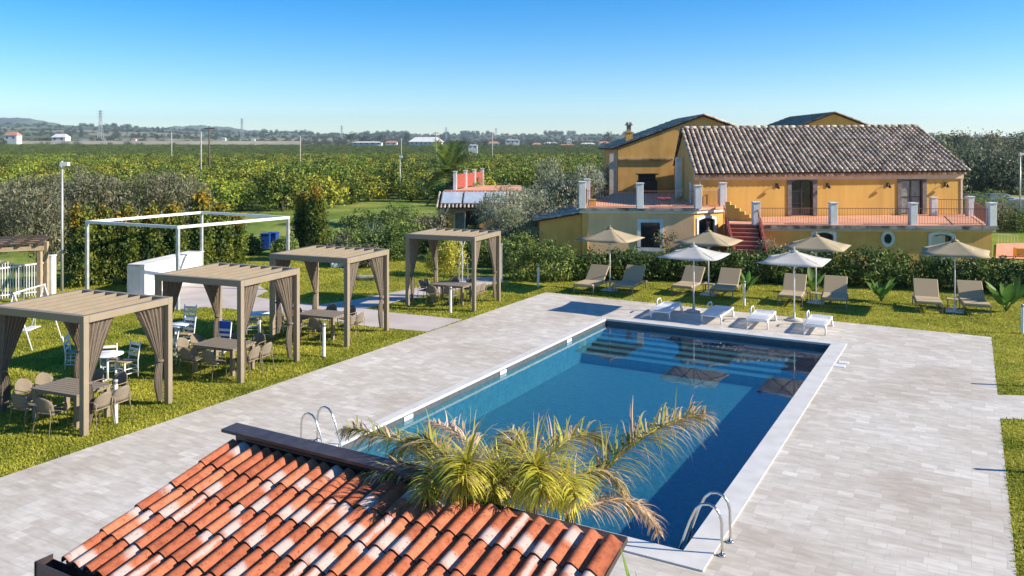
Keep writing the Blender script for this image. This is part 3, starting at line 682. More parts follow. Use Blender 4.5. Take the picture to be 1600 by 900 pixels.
# barbecue fireplace block against the gable wall
bq = thing('barbecue', 'dark brick barbecue standing against the shaded yellow gable wall', 'barbecue', (X(1011, 58.6), 58.6, ZU))
b = B(); b.box((0, 0, .45), (1.35, .7, .9)); b.box((0, .1, 1.12), (1.2, .5, .42)); b.box((0, -.0, 1.36), (1.5, .8, .08)); b.build('body', M_['dark_wood'], bq, bevel=.02)
b = B(); b.box((0, -.16, 1.1), (.8, .03, .24)); b.build('grill_opening', M_['dark_frame'], bq)
cy = thing('potted_conifer', 'small dark cone-shaped conifer in a pot beside the white drain shaft', 'plant', (X(1061, 50.8), 50.8, ZU))
b = B(); b.lathe([(.13, 0), (.17, .25), (.15, .25)], n=12); b.build('pot', M_['ochre_b'], cy)
rt_ = thing('garden_table', 'low red garden table on the upper terrace behind the railing', 'table', (X(1037, 46.4), 46.4, ZU))
b = B(); b.box((0, 0, .42), (.75, .6, .04)); b.build('table_top', mat('red_lacquer', (.62, .06, .05), rough=.4), rt_)
b = B(); b.beam((-.3, -.2, 0), (.3, .2, .4), .03, .03); b.beam((.3, -.2, 0), (-.3, .2, .4), .03, .03); b.build('folding_legs', M_['dark_frame'], rt_)

# orange stepped wall and the small flight up to the wing
st = thing('stepped_wall', 'bright orange stepped parapet rising from the lower terrace to the wing', 'wall', (0, 0, 0))
b = B(); A = Vector((X(1134, 44.6), 44.6, 0)); u = (Vector((X(1180, 43.9), 43.9, 0))-A)/6
for i in range(6):
    zt = ZU+.32-i*.165; q = A+u*(i+.5); b.box((q.x, q.y, (ZL-.1+zt)/2), (u.length, .28, zt-ZL+.1), rz=math.atan2(u.y, u.x))
b.build('stepped_parapet', M_['ochre_b'], st, bevel=.02)
# main staircase
stair = thing('staircase', 'wide red brick staircase climbing from the garden to the lower terrace', 'stairs', (0, 0, 0))
s_tl = Vector((X(1133, 42.6), 42.6, 0)); s_tr = Vector((X(1181, 42.3), 42.3, 0)); s_bl = Vector((X(1153, 39.0), 39.0, 0)); s_br = Vector((X(1199, 38.7), 38.7, 0))
b = B(); n = 12
for i in range(n):
    t0, t1 = i/n, (i+1)/n; L0, L1 = s_tl.lerp(s_bl, t0), s_tl.lerp(s_bl, t1); R0, R1 = s_tr.lerp(s_br, t0), s_tr.lerp(s_br, t1); zt = ZL-.001-(i+.0)*(ZL/n)
    b.prism([(L1.x, L1.y), (R1.x, R1.y), (R0.x, R0.y), (L0.x, L0.y)], 0, zt)
stb = b.build('steps', M_['brick_red'], stair)
b = B()
for i in range(n):
    t1 = (i+1)/n; L1, R1 = s_tl.lerp(s_bl, t1), s_tr.lerp(s_br, t1); zt = ZL-.001-i*(ZL/n)
    b.beam((L1.x, L1.y-.01, zt-.01), (R1.x, R1.y-.01, zt-.01), .05, .045)
b.build('step_nosing', M_['terra_floor'], stair)
b = B()
for (A, Bq) in ((s_tl, s_bl), (s_tr+Vector((.12, 0, 0)), s_br+Vector((.12, 0, 0)))):
    vs = [Vector((A.x, A.y, 0)), Vector((Bq.x, Bq.y, 0)), Vector((Bq.x, Bq.y, .35)), Vector((A.x, A.y, ZL+.35))]
    b.slab(vs if A is s_tl else vs, .14)
b.build('stair_parapet', M_['red_panel'], stair)
b = B()
for (A, Bq) in ((s_tl+Vector((-.07, 0, 0)), s_bl+Vector((-.07, 0, 0))), (s_tr+Vector((.05, 0, 0)), s_br+Vector((.05, 0, 0)))):
    b.beam((A.x, A.y, ZL+.95), (Bq.x, Bq.y, .95), .05, .05)
    for i in range(9):
        q = A.lerp(Bq, i/8); zz = (ZL)*(1-i/8); b.beam((q.x, q.y, zz+.25), (q.x, q.y, zz+.93), .025, .025)
b.build('handrail', M_['red_panel'], stair)
b = B(); b.prism([(s_tl.x-.08, s_tl.y), (s_tr.x+.3, s_tr.y), (tf0.x+.1, tf0.y+2.5), (s_tl.x+.75, 45.1)], ZL-.3, ZL-.004); b.build('landing', M_['terra_floor'], stair)

# ---- gable house behind and second house behind the ridge
def gable_house(name, label, lw, pk, d0, zpk, zev, zbase, depth, chim=None, right=None, tiles=None, mat_='ochre'):
    root = thing(name, label, 'house', (0, 0, 0)); half = pk-lw; rw = right if right else pk+half
    zr_ = zpk-(zpk-zev)*(rw-pk)/half
    b = B(); b.slab([(lw, d0, zbase), (rw, d0, zbase), (rw, d0, zr_), (pk, d0, zpk), (lw, d0, zev)], .3); 
    b.slab([(lw, d0+depth, zbase), (lw, d0+.301, zbase), (lw, d0+.301, zev), (lw, d0+depth, zev)], .3)
    b.slab([(rw, d0+.301, zbase), (rw, d0+depth, zbase), (rw, d0+depth, zr_), (rw, d0+.301, zr_)], .3)
    b.slab([(rw, d0+depth+.3, zbase), (lw, d0+depth+.3, zbase), (lw, d0+depth+.3, zev), (pk, d0+depth+.3, zpk), (rw, d0+depth+.3, zr_)], .3)
    b.build('wall', M_[mat_], root)
    sl = (zpk-zev)/half; T = tiles or [ROOF_OLD, ROOF_GAP]; ov = .45
    tile_roof('roof', root, (lw-ov, d0+depth+.3, zev-sl*ov+.12), (lw-ov, d0-.22, zev-sl*ov+.12), (pk, d0-.22, zpk+.12), (pk, d0+depth+.3, zpk+.12), T, pitch=.34, rows=.55, rad=.10)
    tile_roof('roof', root, (rw+ov, d0-.22, zr_-sl*ov+.12), (rw+ov, d0+depth+.3, zr_-sl*ov+.12), (pk, d0+depth+.3, zpk+.12), (pk, d0-.22, zpk+.12), T, pitch=.5, rows=.8, rad=.12)
    return root
gh = gable_house('gabled_house', 'tall shaded ochre gabled house with chimney behind the upper terrace', X(966, 60), X(1100, 60), 60.2, Z(182, 60), Z(231, 60), 0, 9)
b = B(); b.box((0, 0, .0), (.0001, .0001, .0001)) if False else None
cb = B(); cx, cyy = X(982.5, 61.5), 61.5; z0 = Z(226, 61.5)
cb.box((cx, cyy, z0+.35), (.5, .5, 1.1)); cb.box((cx, cyy, z0+.93), (.58, .58, .07)); ch = cb.build('chimney', M_['ochre'], gh)
cb = B(); cb.box((cx, cyy, z0+1.2), (.3, .3, .5)); cb.box((cx, cyy, z0+1.5), (.5, .5, .1)); cb.box((cx-.12, cyy, z0+1.62), (.12, .4, .14)); cb.box((cx+.12, cyy, z0+1.62), (.12, .4, .14)); cb.build('chimney_pot', M_['weather'], ch)
cb = B(); cb.box(((X(966, 60)+X(1052, 60))/2, 60.12, Z(249, 60)), (X(1052, 60)-X(966, 60)-.05, .16, .12)); cb.build('string_course', M_['weather'], gh)
cb = B(); cb.box((X(961, 60)-.12, 60.4, 3.9), (.5, .3, 3.9)); cb.build('buttress', M_['cream'], gh)
gable_house('gabled_house', 'far ochre gabled house with lichened grey roof behind the farmhouse ridge', X(1246, 72), X(1303, 72), 72, Z(178, 72), Z(200, 72), 0, 11, tiles=[ROOF_GREY, ROOF_GAP])
# left part of that roof, seen over the ridge: a long slope falling towards the left
# ---- lean-to left of the wing
lean = thing('lean_to', 'small ochre lean-to with sloping tiled edge left of the tan wing', 'building', (0, 0, 0))
l0 = Vector((X(843, 45.5), 45.5, 0)); l1 = Vector((X(909, 44.9), 44.9, 0))
b = B(); za, zb_ = Z(345, 45.5), Z(335, 44.9)
b.slab([(l0.x, l0.y, -.2), (l1.x, l1.y, -.2), (l1.x, l1.y, zb_), (l0.x, l0.y, za)], .3); b.slab([(l0.x, l0.y+6, -.2), (l0.x, l0.y+.301, -.2), (l0.x, l0.y+.301, za), (l0.x, l0.y+6, za)], .3); b.build('wall', M_['ochre'], lean)
tile_roof('roof', lean, (l0.x-.3, l0.y+6, za+.02), (l0.x-.3, l0.y-.2, za+.02), (l1.x, l1.y-.2, zb_+.12), (l1.x, l1.y+6, zb_+.12), [ROOF_OLD, ROOF_GAP], pitch=.34, rows=.4, rad=.09)

# ---- small pavilion with solar collectors
pav = thing('garden_pavilion', 'small yellow pavilion with solar collectors on its tiled eave and a red railed roof terrace', 'building', (0, 0, 0))
pd = 56.0; p0 = Vector((X(693, pd), pd, 0)); p1 = Vector((X(805, pd), pd, 0)); zt = Z(322, pd)
ff = Face(p0, p1); da, db = ff.s_of(709), ff.s_of(727); dc, dd_ = ff.s_of(728), ff.s_of(748)
b = B(); wall(b, p0, p1, -.1, zt, [(da, dd_, 0.05, zt-.35)]); wall(b, p1, p1+Vector((0, 9, 0)), -.1, zt-.12); wall(b, p0+Vector((0, 9, 0)), p0, -.1, zt-.12); b.build('wall', M_['ochre'], pav)
b = B(); ff.box(b, da, da+.09, .05, zt-.35, -.1, -.02); ff.box(b, db-.09, db, .05, zt-.35, -.1, -.02); ff.box(b, da+.09, db-.09, zt-.44, zt-.35, -.1, -.021); ff.box(b, da+.09, db-.09, .05, .5, -.1, -.021); dp = b.build('door', M_['white_paint'], pav)
b = B(); ff.box(b, da+.09, db-.09, .5, zt-.44, -.07, -.05); b.build('pane', M_['curtain_pane'], dp)
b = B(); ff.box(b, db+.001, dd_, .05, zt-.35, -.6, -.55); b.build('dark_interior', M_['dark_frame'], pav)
zr_ = 3.15
tile_roof('roof', pav, (p0.x-.4, pd-.8, zt-.05), (p1.x, pd-.8, zt-.05), (p1.x, pd+1.5, zr_-.12), (p0.x-.4, pd+1.5, zr_-.12), [ROOF_OLD, ROOF_GAP], pitch=.26, rows=.4, rad=.08)
b = B(); b.beam((p0.x-.4, pd-.8, zt-.17), (p1.x, pd-.8, zt-.17), .06, .16); b.build('fascia', M_['dark_wood'], pav)
b = B(); b.prism([(p0.x-.1, pd+1.5), (p1.x+.5, pd+1.5), (p1.x+.5, pd+9), (p0.x-.1, pd+9)], zr_-.15, zr_); b.build('terrace_floor', M_['terra_floor'], pav)
for k in range(3):
    x0 = p0.x-.15+k*1.52; b = B(); sl = (zr_-.12-(zt-.05))/2.3
    zz = lambda y: zt-.05+(y-(pd-.8))*sl+.16
    ya, yb = pd-.5, pd+1.2; b.slab([(x0, ya, zz(ya)), (x0+1.42, ya, zz(ya)), (x0+1.42, yb, zz(yb)), (x0, yb, zz(yb))], .08)
    sp = b.build('solar_collector', M_['galv'], pav); b = B(); b.slab([(x0+.05, ya+.05, zz(ya+.05)+.006), (x0+1.37, ya+.05, zz(ya+.05)+.006), (x0+1.37, yb-.05, zz(yb-.05)+.006), (x0+.05, yb-.05, zz(yb-.05)+.006)], .004); b.build('glazing', M_['solar'], sp)
cps = [Vector((X(711, 58), 58, 0)), Vector((X(727, 60.5), 60.5, 0)), Vector((X(741, 63), 63, 0)), Vector((X(753.5, 65.5), 65.5, 0))]
for i, c in enumerate(cps): pier(pav, c, zr_-.02, 1.3, .26)
for i in range(3):
    A, Bq = cps[i], cps[i+1]; u = (Bq-A).normalized()*.15; b = B(); b.beam(A+u+Vector((0, 0, zr_+.6)), Bq-u+Vector((0, 0, zr_+.6)), .05, 1.0); b.build('red_panel', M_['red_panel'], pav)
# ------------------------------------------------------------------ trees, hedges and plants
rng = np.random.default_rng(11)
def unit(n, rg): v = rg.normal(size=(n, 3)); return v/np.linalg.norm(v, axis=1)[:, None]
def leaf_quads(c, size, asp, rg, up=0.0, out=None):
    n = len(c); nr = unit(n, rg)
    if out is not None: nr = nr*.8+out*.7; nr /= np.linalg.norm(nr, axis=1)[:, None]
    a = unit(n, rg); a[:, 2] += up; a -= nr*np.sum(a*nr, 1)[:, None]; a /= np.linalg.norm(a, axis=1)[:, None]
    b_ = np.cross(nr, a); s = size*(.6+.8*rg.random(n))[:, None]
    A = a*s*.5; Bv = b_*s*.5*asp
    return np.stack([c-A, c+Bv*1.0, c+A, c-Bv*1.0], 1)
def crown(name, lobes, nclump, per, csz, lsz, asp, m, seed, up=0., flat=.9, zmin=.1, fill=.25, ret=False):
    """leaves in clumps scattered over and inside ellipsoid lobes"""
    rg = np.random.default_rng(seed); L = np.array(lobes, float)
    w = (L[:, 3]*L[:, 4]+L[:, 4]*L[:, 5]+L[:, 3]*L[:, 5]); w /= w.sum()
    k = rg.choice(len(L), nclump, p=w); d = unit(nclump, rg); r = np.where(rg.random(nclump) < fill, rg.random(nclump)**.5*.8, .82+.26*rg.random(nclump))
    cc = L[k, :3]+d*L[k, 3:6]*r[:, None]
    cs = csz*(.5+rg.random(nclump))
    q = np.repeat(cc, per, 0)+rg.normal(size=(nclump*per, 3))*np.repeat(cs, per)[:, None]*[1, 1, flat]
    out = np.repeat(d, per, 0); ok = q[:, 2] > zmin; q = q[ok]; out = out[ok]
    Q = leaf_quads(q, lsz, asp, rg, up, out)
    if ret: return Q
    return quadmesh(name, Q, m)
def trunk(parent, h, r, lean=(0, 0), limbs=4, spread=.8, seed=0, m='trunk', name='trunk', limb_z=.45):
    rd = random.Random(seed); b = B()
    pts = [(0, 0, -.1), (lean[0]*.3, lean[1]*.3, h*.35), (lean[0]*.7, lean[1]*.7, h*.7), (lean[0], lean[1], h)]
    b.tube(pts, [r*1.25, r, r*.8, r*.45], 8)
    for i in range(limbs):
        a = 2*math.pi*(i+rd.random()*.6)/limbs; z = h*(limb_z+.3*rd.random()); ln = spread*(.7+.6*rd.random())
        p = Vector((lean[0]*z/h, lean[1]*z/h, z)); q = p+Vector((math.cos(a)*ln*.5, math.sin(a)*ln*.5, ln*.5)); s = q+Vector((math.cos(a+.3)*ln*.6, math.sin(a+.3)*ln*.6, ln*.55))
        b.tube([p, q, s], [r*.5, r*.33, r*.12], 6)
    return b.build(name, M_[m], parent)
# --- orchard
def orchard_tree(i, label, m):
    t = thing('orange_tree', label, 'tree', (0, 0, 0), group='orange trees in the orchard rows')
    rd = random.Random(40+i)
    lobes = [(rd.uniform(-1.2, 1.2), rd.uniform(-1.2, 1.2), 1.7+rd.uniform(-.5, .7), 1.1, 1.1, 1.05) for _ in range(6)]+[(0, 0, 1.2, 2.1, 2.1, 1.1)]
    obj('crown', crown('crown', lobes, 230, 10, .16, .24, .62, m, 50+i, fill=.15), t)
    trunk(t, 1.5, .12, seed=i, limbs=3, spread=.6); return t
OL = 'dark green citrus tree in the rows of the orchard beyond the garden'
M_['l_orange_d'] = leafm('dark_citrus_leaves', (.06, .10, .02), (.15, .19, .03), tr=.15, per_tree=.3)
protos = [orchard_tree(i, OL, M_['l_orange_d'] if i == 4 else M_['l_orange'] if i != 1 else M_['l_orange2']) for i in range(5)]
def orchard_spots():
    out = []; rd = random.Random(5)
    ang = R(-17); ca, sa = math.cos(ang), math.sin(ang)
    for i in range(-150, 151):
        for j in range(-150, 151):
            u_, v_ = i*4.9, j*5.6; x = u_*ca-v_*sa+rd.uniform(-.9, .9); y = u_*sa+v_*ca+300+rd.uniform(-.9, .9)
            if y < 60 or y > 690 or abs(x) > .80*y: continue
            px = 800+F*x/y
            dmin = np.interp(px, [-300, 0, 330, 480, 560, 650, 700, 760, 960, 1010], [66, 66, 70, 80, 86, 92, 84, 84, 84, 84])
            if y < dmin or px > 1010: continue
            if 356 < y < 378: continue
            if rd.random() < .015: continue
            out.append((x, y, px))
    out.sort(key=lambda s: s[1]); return out
spots = orchard_spots()
near, farr = spots[:296], spots[296:]
rd = random.Random(9)
for i, (x, y, px) in enumerate(near):
    k = i % 4 if i > 4 else i; s_ = rd.uniform(.80, 1.22); sc3 = (s_*1.08, s_*1.08, s_*rd.uniform(.9, 1.1))
    if i < 5: o = protos[i]; o.location = (x, y, 0); o.rotation_euler = (0, 0, rd.uniform(0, 6.28)); o.scale = sc3
    else: copy_tree(protos[k], (x, y, 0), rd.uniform(0, 6.28), None, sc3)
def scatter(name, pts, rots, scales, src, label, cat, kind='stuff', picks=None):
    """one object: points carrying copies of src objects"""
    me = bpy.data.meshes.new(name); me.vertices.add(len(pts)); me.vertices.foreach_set('co', np.array(pts, np.float32).ravel())
    for nm, arr in (('rot', rots), ('scl', scales)):
        at = me.attributes.new(nm, 'FLOAT', 'POINT'); at.data.foreach_set('value', np.array(arr, np.float32))
    at = me.attributes.new('pick', 'INT', 'POINT'); at.data.foreach_set('value', np.array(picks if picks else [random.randrange(len(src)) for _ in pts], np.int32))
    o = obj(name, me); ng = bpy.data.node_groups.new(name, 'GeometryNodeTree')
    ng.interface.new_socket('Geometry', in_out='INPUT', socket_type='NodeSocketGeometry'); ng.interface.new_socket('Geometry', in_out='OUTPUT', socket_type='NodeSocketGeometry')
    N, Lk = ng.nodes, ng.links; gi = N.new('NodeGroupInput'); go = N.new('NodeGroupOutput')
    g2 = N.new('GeometryNodeGeometryToInstance')
    for s in src[::-1]:
        oi = N.new('GeometryNodeObjectInfo'); oi.inputs['Object'].default_value = s; oi.inputs['As Instance'].default_value = True; Lk.new(oi.outputs['Geometry'], g2.inputs[0])
    ip = N.new('GeometryNodeInstanceOnPoints'); ip.inputs['Pick Instance'].default_value = True
    def attr(n, dt='FLOAT'):
        a = N.new('GeometryNodeInputNamedAttribute'); a.data_type = dt; a.inputs[0].default_value = n; return a.outputs[0]
    cr = N.new('ShaderNodeCombineXYZ'); Lk.new(attr('rot'), cr.inputs[2])
    Lk.new(gi.outputs[0], ip.inputs['Points']); Lk.new(g2.outputs[0], ip.inputs['Instance']); Lk.new(attr('pick', 'INT'), ip.inputs['Instance Index'])
    Lk.new(cr.outputs[0], ip.inputs['Rotation']); Lk.new(attr('scl'), ip.inputs['Scale']); Lk.new(ip.outputs[0], go.inputs[0])
    md = o.modifiers.new('scatter', 'NODES'); md.node_group = ng
    return tag(o, label, cat, kind=kind)
crowns = [p.children[0] if p.children[0].name.startswith('crown') else p.children[1] for p in protos]
scatter('orchard', [(x, y, hz(x, y)-.1) for x, y, _ in farr], [rd.uniform(0, 6.28) for _ in farr], [rd.uniform(.82, 1.25) for _ in farr], crowns, 'endless far rows of citrus trees reaching to the road', 'orchard', picks=[rd.choice((0, 1, 2, 3)) if y < 372 else 4 for _, y, _ in farr])

# --- generic tree things
def tree(name, label, cat, x, y, lobes, m, nclump, per, csz, lsz, asp=.4, tr=(1.2, .12), seed=1, up=.3, fill=.25, group=None, limbs=5, spread=.8, z=0, m2=None, zmin=.1):
    t = thing(name, label, cat, (x, y, z), group=group)
    obj('crown', crown('crown', lobes, nclump, per, csz, lsz, asp, M_[m], seed, up, fill=fill, zmin=zmin), t)
    if m2:
        lb = m2[1]; obj('crown', crown('crown', lb, int(nclump*m2[2]), per, csz, lsz, asp, M_[m2[0]], seed+100, up, fill=fill, zmin=zmin), t)
    trunk(t, tr[0], tr[1], seed=seed, limbs=limbs, spread=spread)
    return t
def rnd_lobes(seed, n, R0, z0, z1, r0, r1):
    rd = random.Random(seed); out = []
    for i in range(n):
        a = rd.uniform(0, 6.28); q = R0*rd.random()**.5; r = rd.uniform(r0, r1); out.append((q*math.cos(a), q*math.sin(a), rd.uniform(z0, z1), r, r, r*rd.uniform(.8, 1.15)))
    return out
GO = 'olive trees along the left boundary'
olives = [(-10, 42, 4.5, 2.0, 'broad grey-green olive tree at the far left edge behind the wooden pergola'),
          (62, 41, 4.3, 1.7, 'grey-green olive tree directly left of the tall white lamp post'),
          (128, 49, 4.9, 2.0, 'olive tree rising behind the first yellow-tipped laurel right of the lamp post'),
          (186, 50, 5.1, 2.1, 'tallest olive tree of the row behind the steel frame'),
          (250, 51, 4.9, 2.1, 'olive tree in the middle of the row behind the steel frame'),
          (305, 53, 4.5, 1.8, 'olive tree at the right end of the row behind the steel frame'),
          (90, 55, 5.0, 2.2, 'olive tree set back behind the tall white lamp post'),
          (20, 54, 4.4, 2.2, 'rearmost olive tree at the left edge of the garden')]
for i, (px, d, h_, r_, lb) in enumerate(olives):
    lob = rnd_lobes(20+i, 9, r_*.62, h_*.28, h_*.74, r_*.45, r_*.66)
    tree('olive_tree', lb, 'tree', X(px, d), d, lob, 'l_olive', 800, 12, .16, .19, .30, (1.6, .17), 30+i, up=1.2, group=GO, fill=.12)
# two olives by the wing, silver
tree('olive_tree', 'large silvery olive tree between the pavilion and the upper terrace', 'tree', X(878, 50.5), 50.5, rnd_lobes(71, 16, 1.9, 1.6, 4.6, .8, 1.25), 'l_olive_g', 1900, 14, .16, .19, .30, (1.9, .2), 72, up=1.4, fill=.12, spread=1.1)
tree('olive_tree', 'lower blue-green olive bush spreading in front of the pavilion', 'tree', X(806, 47.5), 47.5, rnd_lobes(75, 13, 1.8, .9, 3.2, .7, 1.1), 'l_olive_g', 1500, 13, .14, .16, .28, (1.3, .14), 76, up=1.2, fill=.12)
tree('olive_tree', 'sparse olive tree left of the buttress beyond the upper terrace', 'tree', X(945, 64), 64, rnd_lobes(78, 7, 1.3, 1.8, 4.0, .7, 1.0), 'l_olive_g', 380, 12, .2, .2, .3, (1.6, .15), 79, up=1.2)
# laurel columns, yellow tips
cols = [(128, 36.2, 3.55, .95, 'dark laurel column with orange tips beside the left post of the steel frame'),
        (163, 36.8, 3.3, .8, 'second laurel column from the lamp post, with yellow flank'),
        (198, 37.2, 3.35, .8, 'yellow-green laurel column left of the white counter'),
        (235, 37.8, 3.35, .8, 'laurel column directly behind the white counter'),
        (270, 38.6, 3.3, .75, 'narrow laurel column right of the front steel frame post'),
        (312, 40.0, 3.9, .85, 'tallest orange-tipped laurel column of the left hedge row'),
        (345, 41.0, 3.3, .75, 'laurel column right of the tallest orange-tipped one'),
        (368, 42.5, 2.6, .6, 'short laurel column at the right end of the left row'),
        (474, 47.0, 3.5, .75, 'dark half of the tall laurel pair behind the third pergola'),
        (494, 46.4, 3.75, .80, 'golden half of the tall laurel pair behind the third pergola')]
for i, (px, d, h_, r_, lb) in enumerate(cols):
    r_ *= .76; h_ *= 1.04; lob = [(0, 0, h_*.2, r_*.9, r_*.9, h_*.22), (0, 0, h_*.45, r_*.85, r_*.85, h_*.28), (.1*r_, 0, h_*.72, r_*.5, r_*.5, h_*.26), (-.35*r_, .1, h_*.62, r_*.42, r_*.42, h_*.27), (.4*r_, -.1, h_*.6, r_*.4, r_*.4, h_*.24)]
    tops = [(random.uniform(-.4, .4)*r_, random.uniform(-.3, .3)*r_, h_*random.uniform(.78, .92), r_*.28, r_*.28, h_*.10) for _ in range(4)]
    tree('laurel_tree', lb, 'tree', X(px, d), d, lob, 'l_col', 620, 10, .12, .145, .55, (h_*.6, .06), 130+i, up=.8, group='laurel columns in the garden', fill=.08, limbs=2, spread=.3, m2=('l_colg', tops, .09), zmin=.05)
# --- shrubs of the middle garden
GB = 'shrubs in the garden beds'
bushes = [(385, 47, 1.0, 1.0, 'low round bush left of the blue wheelie bins'), (447, 45, 1.5, .9, 'yellow-green bush right of the blue bins under the steel frame'),
          (530, 44.5, 1.2, 1.3, 'dark dense shrub behind the right side of the third pergola roof'), (565, 45.5, 1.6, 1.7, 'dark shrub below the blue-grey agaves'),
          (600, 44.2, 1.7, 1.6, 'leafy shrub left of the fourth pergola roof'), (640, 46.5, 2.1, 2.0, 'tall dark shrub behind the left post of the fourth pergola'),
          (600, 52, 2.5, 2.1, 'pale flowering shrub behind the agaves'), (640, 54, 2.4, 2.2, 'broad shrub on the slope left of the pavilion'),
          (672, 52, 2.0, 1.6, 'rounded shrub in front of the pavilion yellow wall'), (700, 45, 1.4, 1.4, 'dark shrub seen through the fourth pergola'),
          (735, 44.5, 1.5, 1.3, 'dark shrub behind the sapling and its stakes'), (770, 43.0, 1.6, 1.2, 'shrub at the right of the fourth pergola beside the white post'),
          (560, 56, 1.7, 1.8, 'low scrub at the edge of the green field'), (688, 58, 1.2, 1.1, 'small shrub under the pavilion palm'),
          (1560, 62, 1.7, 2.2, 'olive green bush beyond the right end of the farmhouse'), (1535, 70, 2.4, 2.6, 'tall bush in front of the parked cars on the right'), (1600, 60, 1.4, 1.8, 'low bush at the right edge beyond the lawn'),
          (622, 49.5, 1.7, 1.4, 'pale bush between the agaves and the pavilion shrubs'), (655, 49, 1.5, 1.3, 'yellowish bush above the left corner of the fourth pergola'), (515, 50, 1.0, 1.1, 'low grey bush right of the tall laurel pair'), (577, 42.8, 1.0, 1.0, 'small dark bush low behind the third pergola right post'), (545, 42.6, .9, 1.0, 'small round bush behind the third pergola roof corner'), (790, 40.6, 1.1, .9, 'dark bush between the fourth pergola and the tall hedge'), (827, 42.8, 1.9, 1.2, 'dark bush in the shade under the lower olive'), (745, 50, 1.4, 1.2, 'shaded bush below the pavilion door')]
for i, (px, d, h_, r_, lb) in enumerate(bushes):
    tree('garden_shrub', lb, 'shrub', X(px, d), d, rnd_lobes(200+i, 7, r_*.6, h_*.25, h_*.62, r_*.35, r_*.55), ('l_hedge', 'l_bush', 'l_olive', 'l_bush', 'l_hedge', 'l_bush')[i % 6], 420, 9, .12, .15, .5, (h_*.4, .05), 220+i, up=.4, group=GB, fill=.1, limbs=3, spread=.3, zmin=.03)
tree('flowering_bush', 'round pale yellow-green bush framed by the fourth pergola', 'shrub', X(704, 39.6), 39.6, rnd_lobes(300, 8, .75, .35, 1.55, .35, .6), mat_pale if False else 'l_palm', 520, 9, .10, .12, .4, (.7, .05), 301, up=.5, fill=.1, limbs=3, spread=.3, zmin=.03)
# agaves
def blade(b, base, dirv, L, w, droop, n=5, mi=0, fold=.25):
    """one tapering leaf blade"""
    d = Vector(dirv).normalized(); side = d.cross(Vector((0, 0, 1)))
    side = side.normalized() if side.length > .05 else Vector((1, 0, 0))
    p = Vector(base); vs = []; fs = []
    for i in range(n+1):
        t = i/n; ww = w*math.sin(math.pi*min(1, .25+.75*t))**.8 if t < 1 else .002
        up_ = side.cross(d).normalized()
        vs += [p-side*ww/2, p-up_*ww*fold, p+side*ww/2]
        d = (d+Vector((0, 0, -droop/n))).normalized(); p = p+d*(L/n)
    for i in range(n): fs += [(3*i, 3*i+1, 3*i+4, 3*i+3), (3*i+1, 3*i+2, 3*i+5, 3*i+4)]
    b.add(vs, fs, mi, True)
for i, (px, d, s_, z_, lb) in enumerate([(545, 46.5, 1.35, .55, 'blue-grey agave rosette left of the taller yucca'), (583, 47.5, 1.6, .7, 'large grey yucca above the dark shrubs'), (527, 44.6, .8, .5, 'small agave rosette behind the third pergola'), (694, 55, 1.0, 1.5, 'spiky yucca on a thin stem beside the pavilion')]):
    t = thing('agave', lb, 'plant', (X(px, d), d, 0)); b = B(); rd = random.Random(i)
    for k in range(46):
        a = rd.uniform(0, 6.28); e = rd.uniform(.05, 1.35); blade(b, (0, 0, z_), (math.cos(a)*math.cos(e), math.sin(a)*math.cos(e), math.sin(e)), s_*rd.uniform(.7, 1), .11, .35)
    b.build('rosette', M_['l_agave'], t); b = B(); b.tube([(0, 0, -.05), (0, 0, z_+.05)], .1, 8); b.build('stem', M_['trunk'], t)
# banana / strelitzia plants by the hedge
for i, (px, py, s_, n, lb) in enumerate([(1272, 458, 1.0, 8, 'pale banana plant between the third umbrella loungers and the hedge'), (1377, 471, .95, 9, 'young banana plant with upright leaves in front of the dark hedge'), (1572, 487, 1.25, 10, 'large drooping banana plant behind the rightmost lounger'), (1166, 455, .8, 8, 'small banana plant behind the second umbrella loungers')]):
    p = G(px, py); t = thing('banana_plant', lb, 'plant', (p.x, p.y, 0)); b = B(); rd = random.Random(60+i)
    for k in range(n):
        a = 6.28*k/n+rd.uniform(-.3, .3); e = rd.uniform(.85, 1.45); L = s_*rd.uniform(.55, .85)
        dv = Vector((math.cos(a)*math.cos(e), math.sin(a)*math.cos(e), math.sin(e))); b.tube([(0, 0, 0), dv*L*.55], .018, 5); blade(b, dv*L*.5, dv, L, .36*s_, .75, 7, fold=.18)
    b.build('leaves', M_['l_banana'], t)
# hedges, one thing each
def hedge(name, label, pts, width, hs, m, seed, dens=130, lsz=.14, csz=.11):
    rd = random.Random(seed); lobes = []
    P_ = [Vector((p[0], p[1], 0)) for p in pts]
    o0 = P_[0].copy()
    for i in range(len(P_)-1):
        A, Bq = P_[i], P_[i+1]; L = (Bq-A).length; n = max(1, int(L/.55))
        for k in range(n):
            t = (k+rd.random()*.5)/n; q = A.lerp(Bq, t)-o0; h_ = hs[i]+(hs[i+1]-hs[i])*t; h_ *= rd.uniform(.86, 1.08)
            lobes.append((q.x, q.y+rd.uniform(-.15, .15), h_*.45, .55, width/2*rd.uniform(.8, 1.1), h_*.52))
    t = thing(name, label, 'hedge', o0)
    obj('foliage', crown('foliage', lobes, int(len(lobes)*dens), 9, csz, lsz, .55, M_[m], seed, .5, fill=.08, zmin=.02), t)
    b = B()
    for q in lobes[::2]: b.tube([(q[0], q[1], -.05), (q[0]+.05, q[1], q[2]), (q[0], q[1], q[2]*1.5)], [.03, .02, .01], 5)
    b.build('stems', M_['trunk'], t); return t
def gx(px, d): return (X(px, d), d)
hedge('hedge', 'tall leafy hedge left of the first brown umbrella', [gx(800, 38.2), gx(850, 38.0), gx(898, 37.9)], 1.5, [1.75, 1.95, 1.85], 'l_bush', 401)
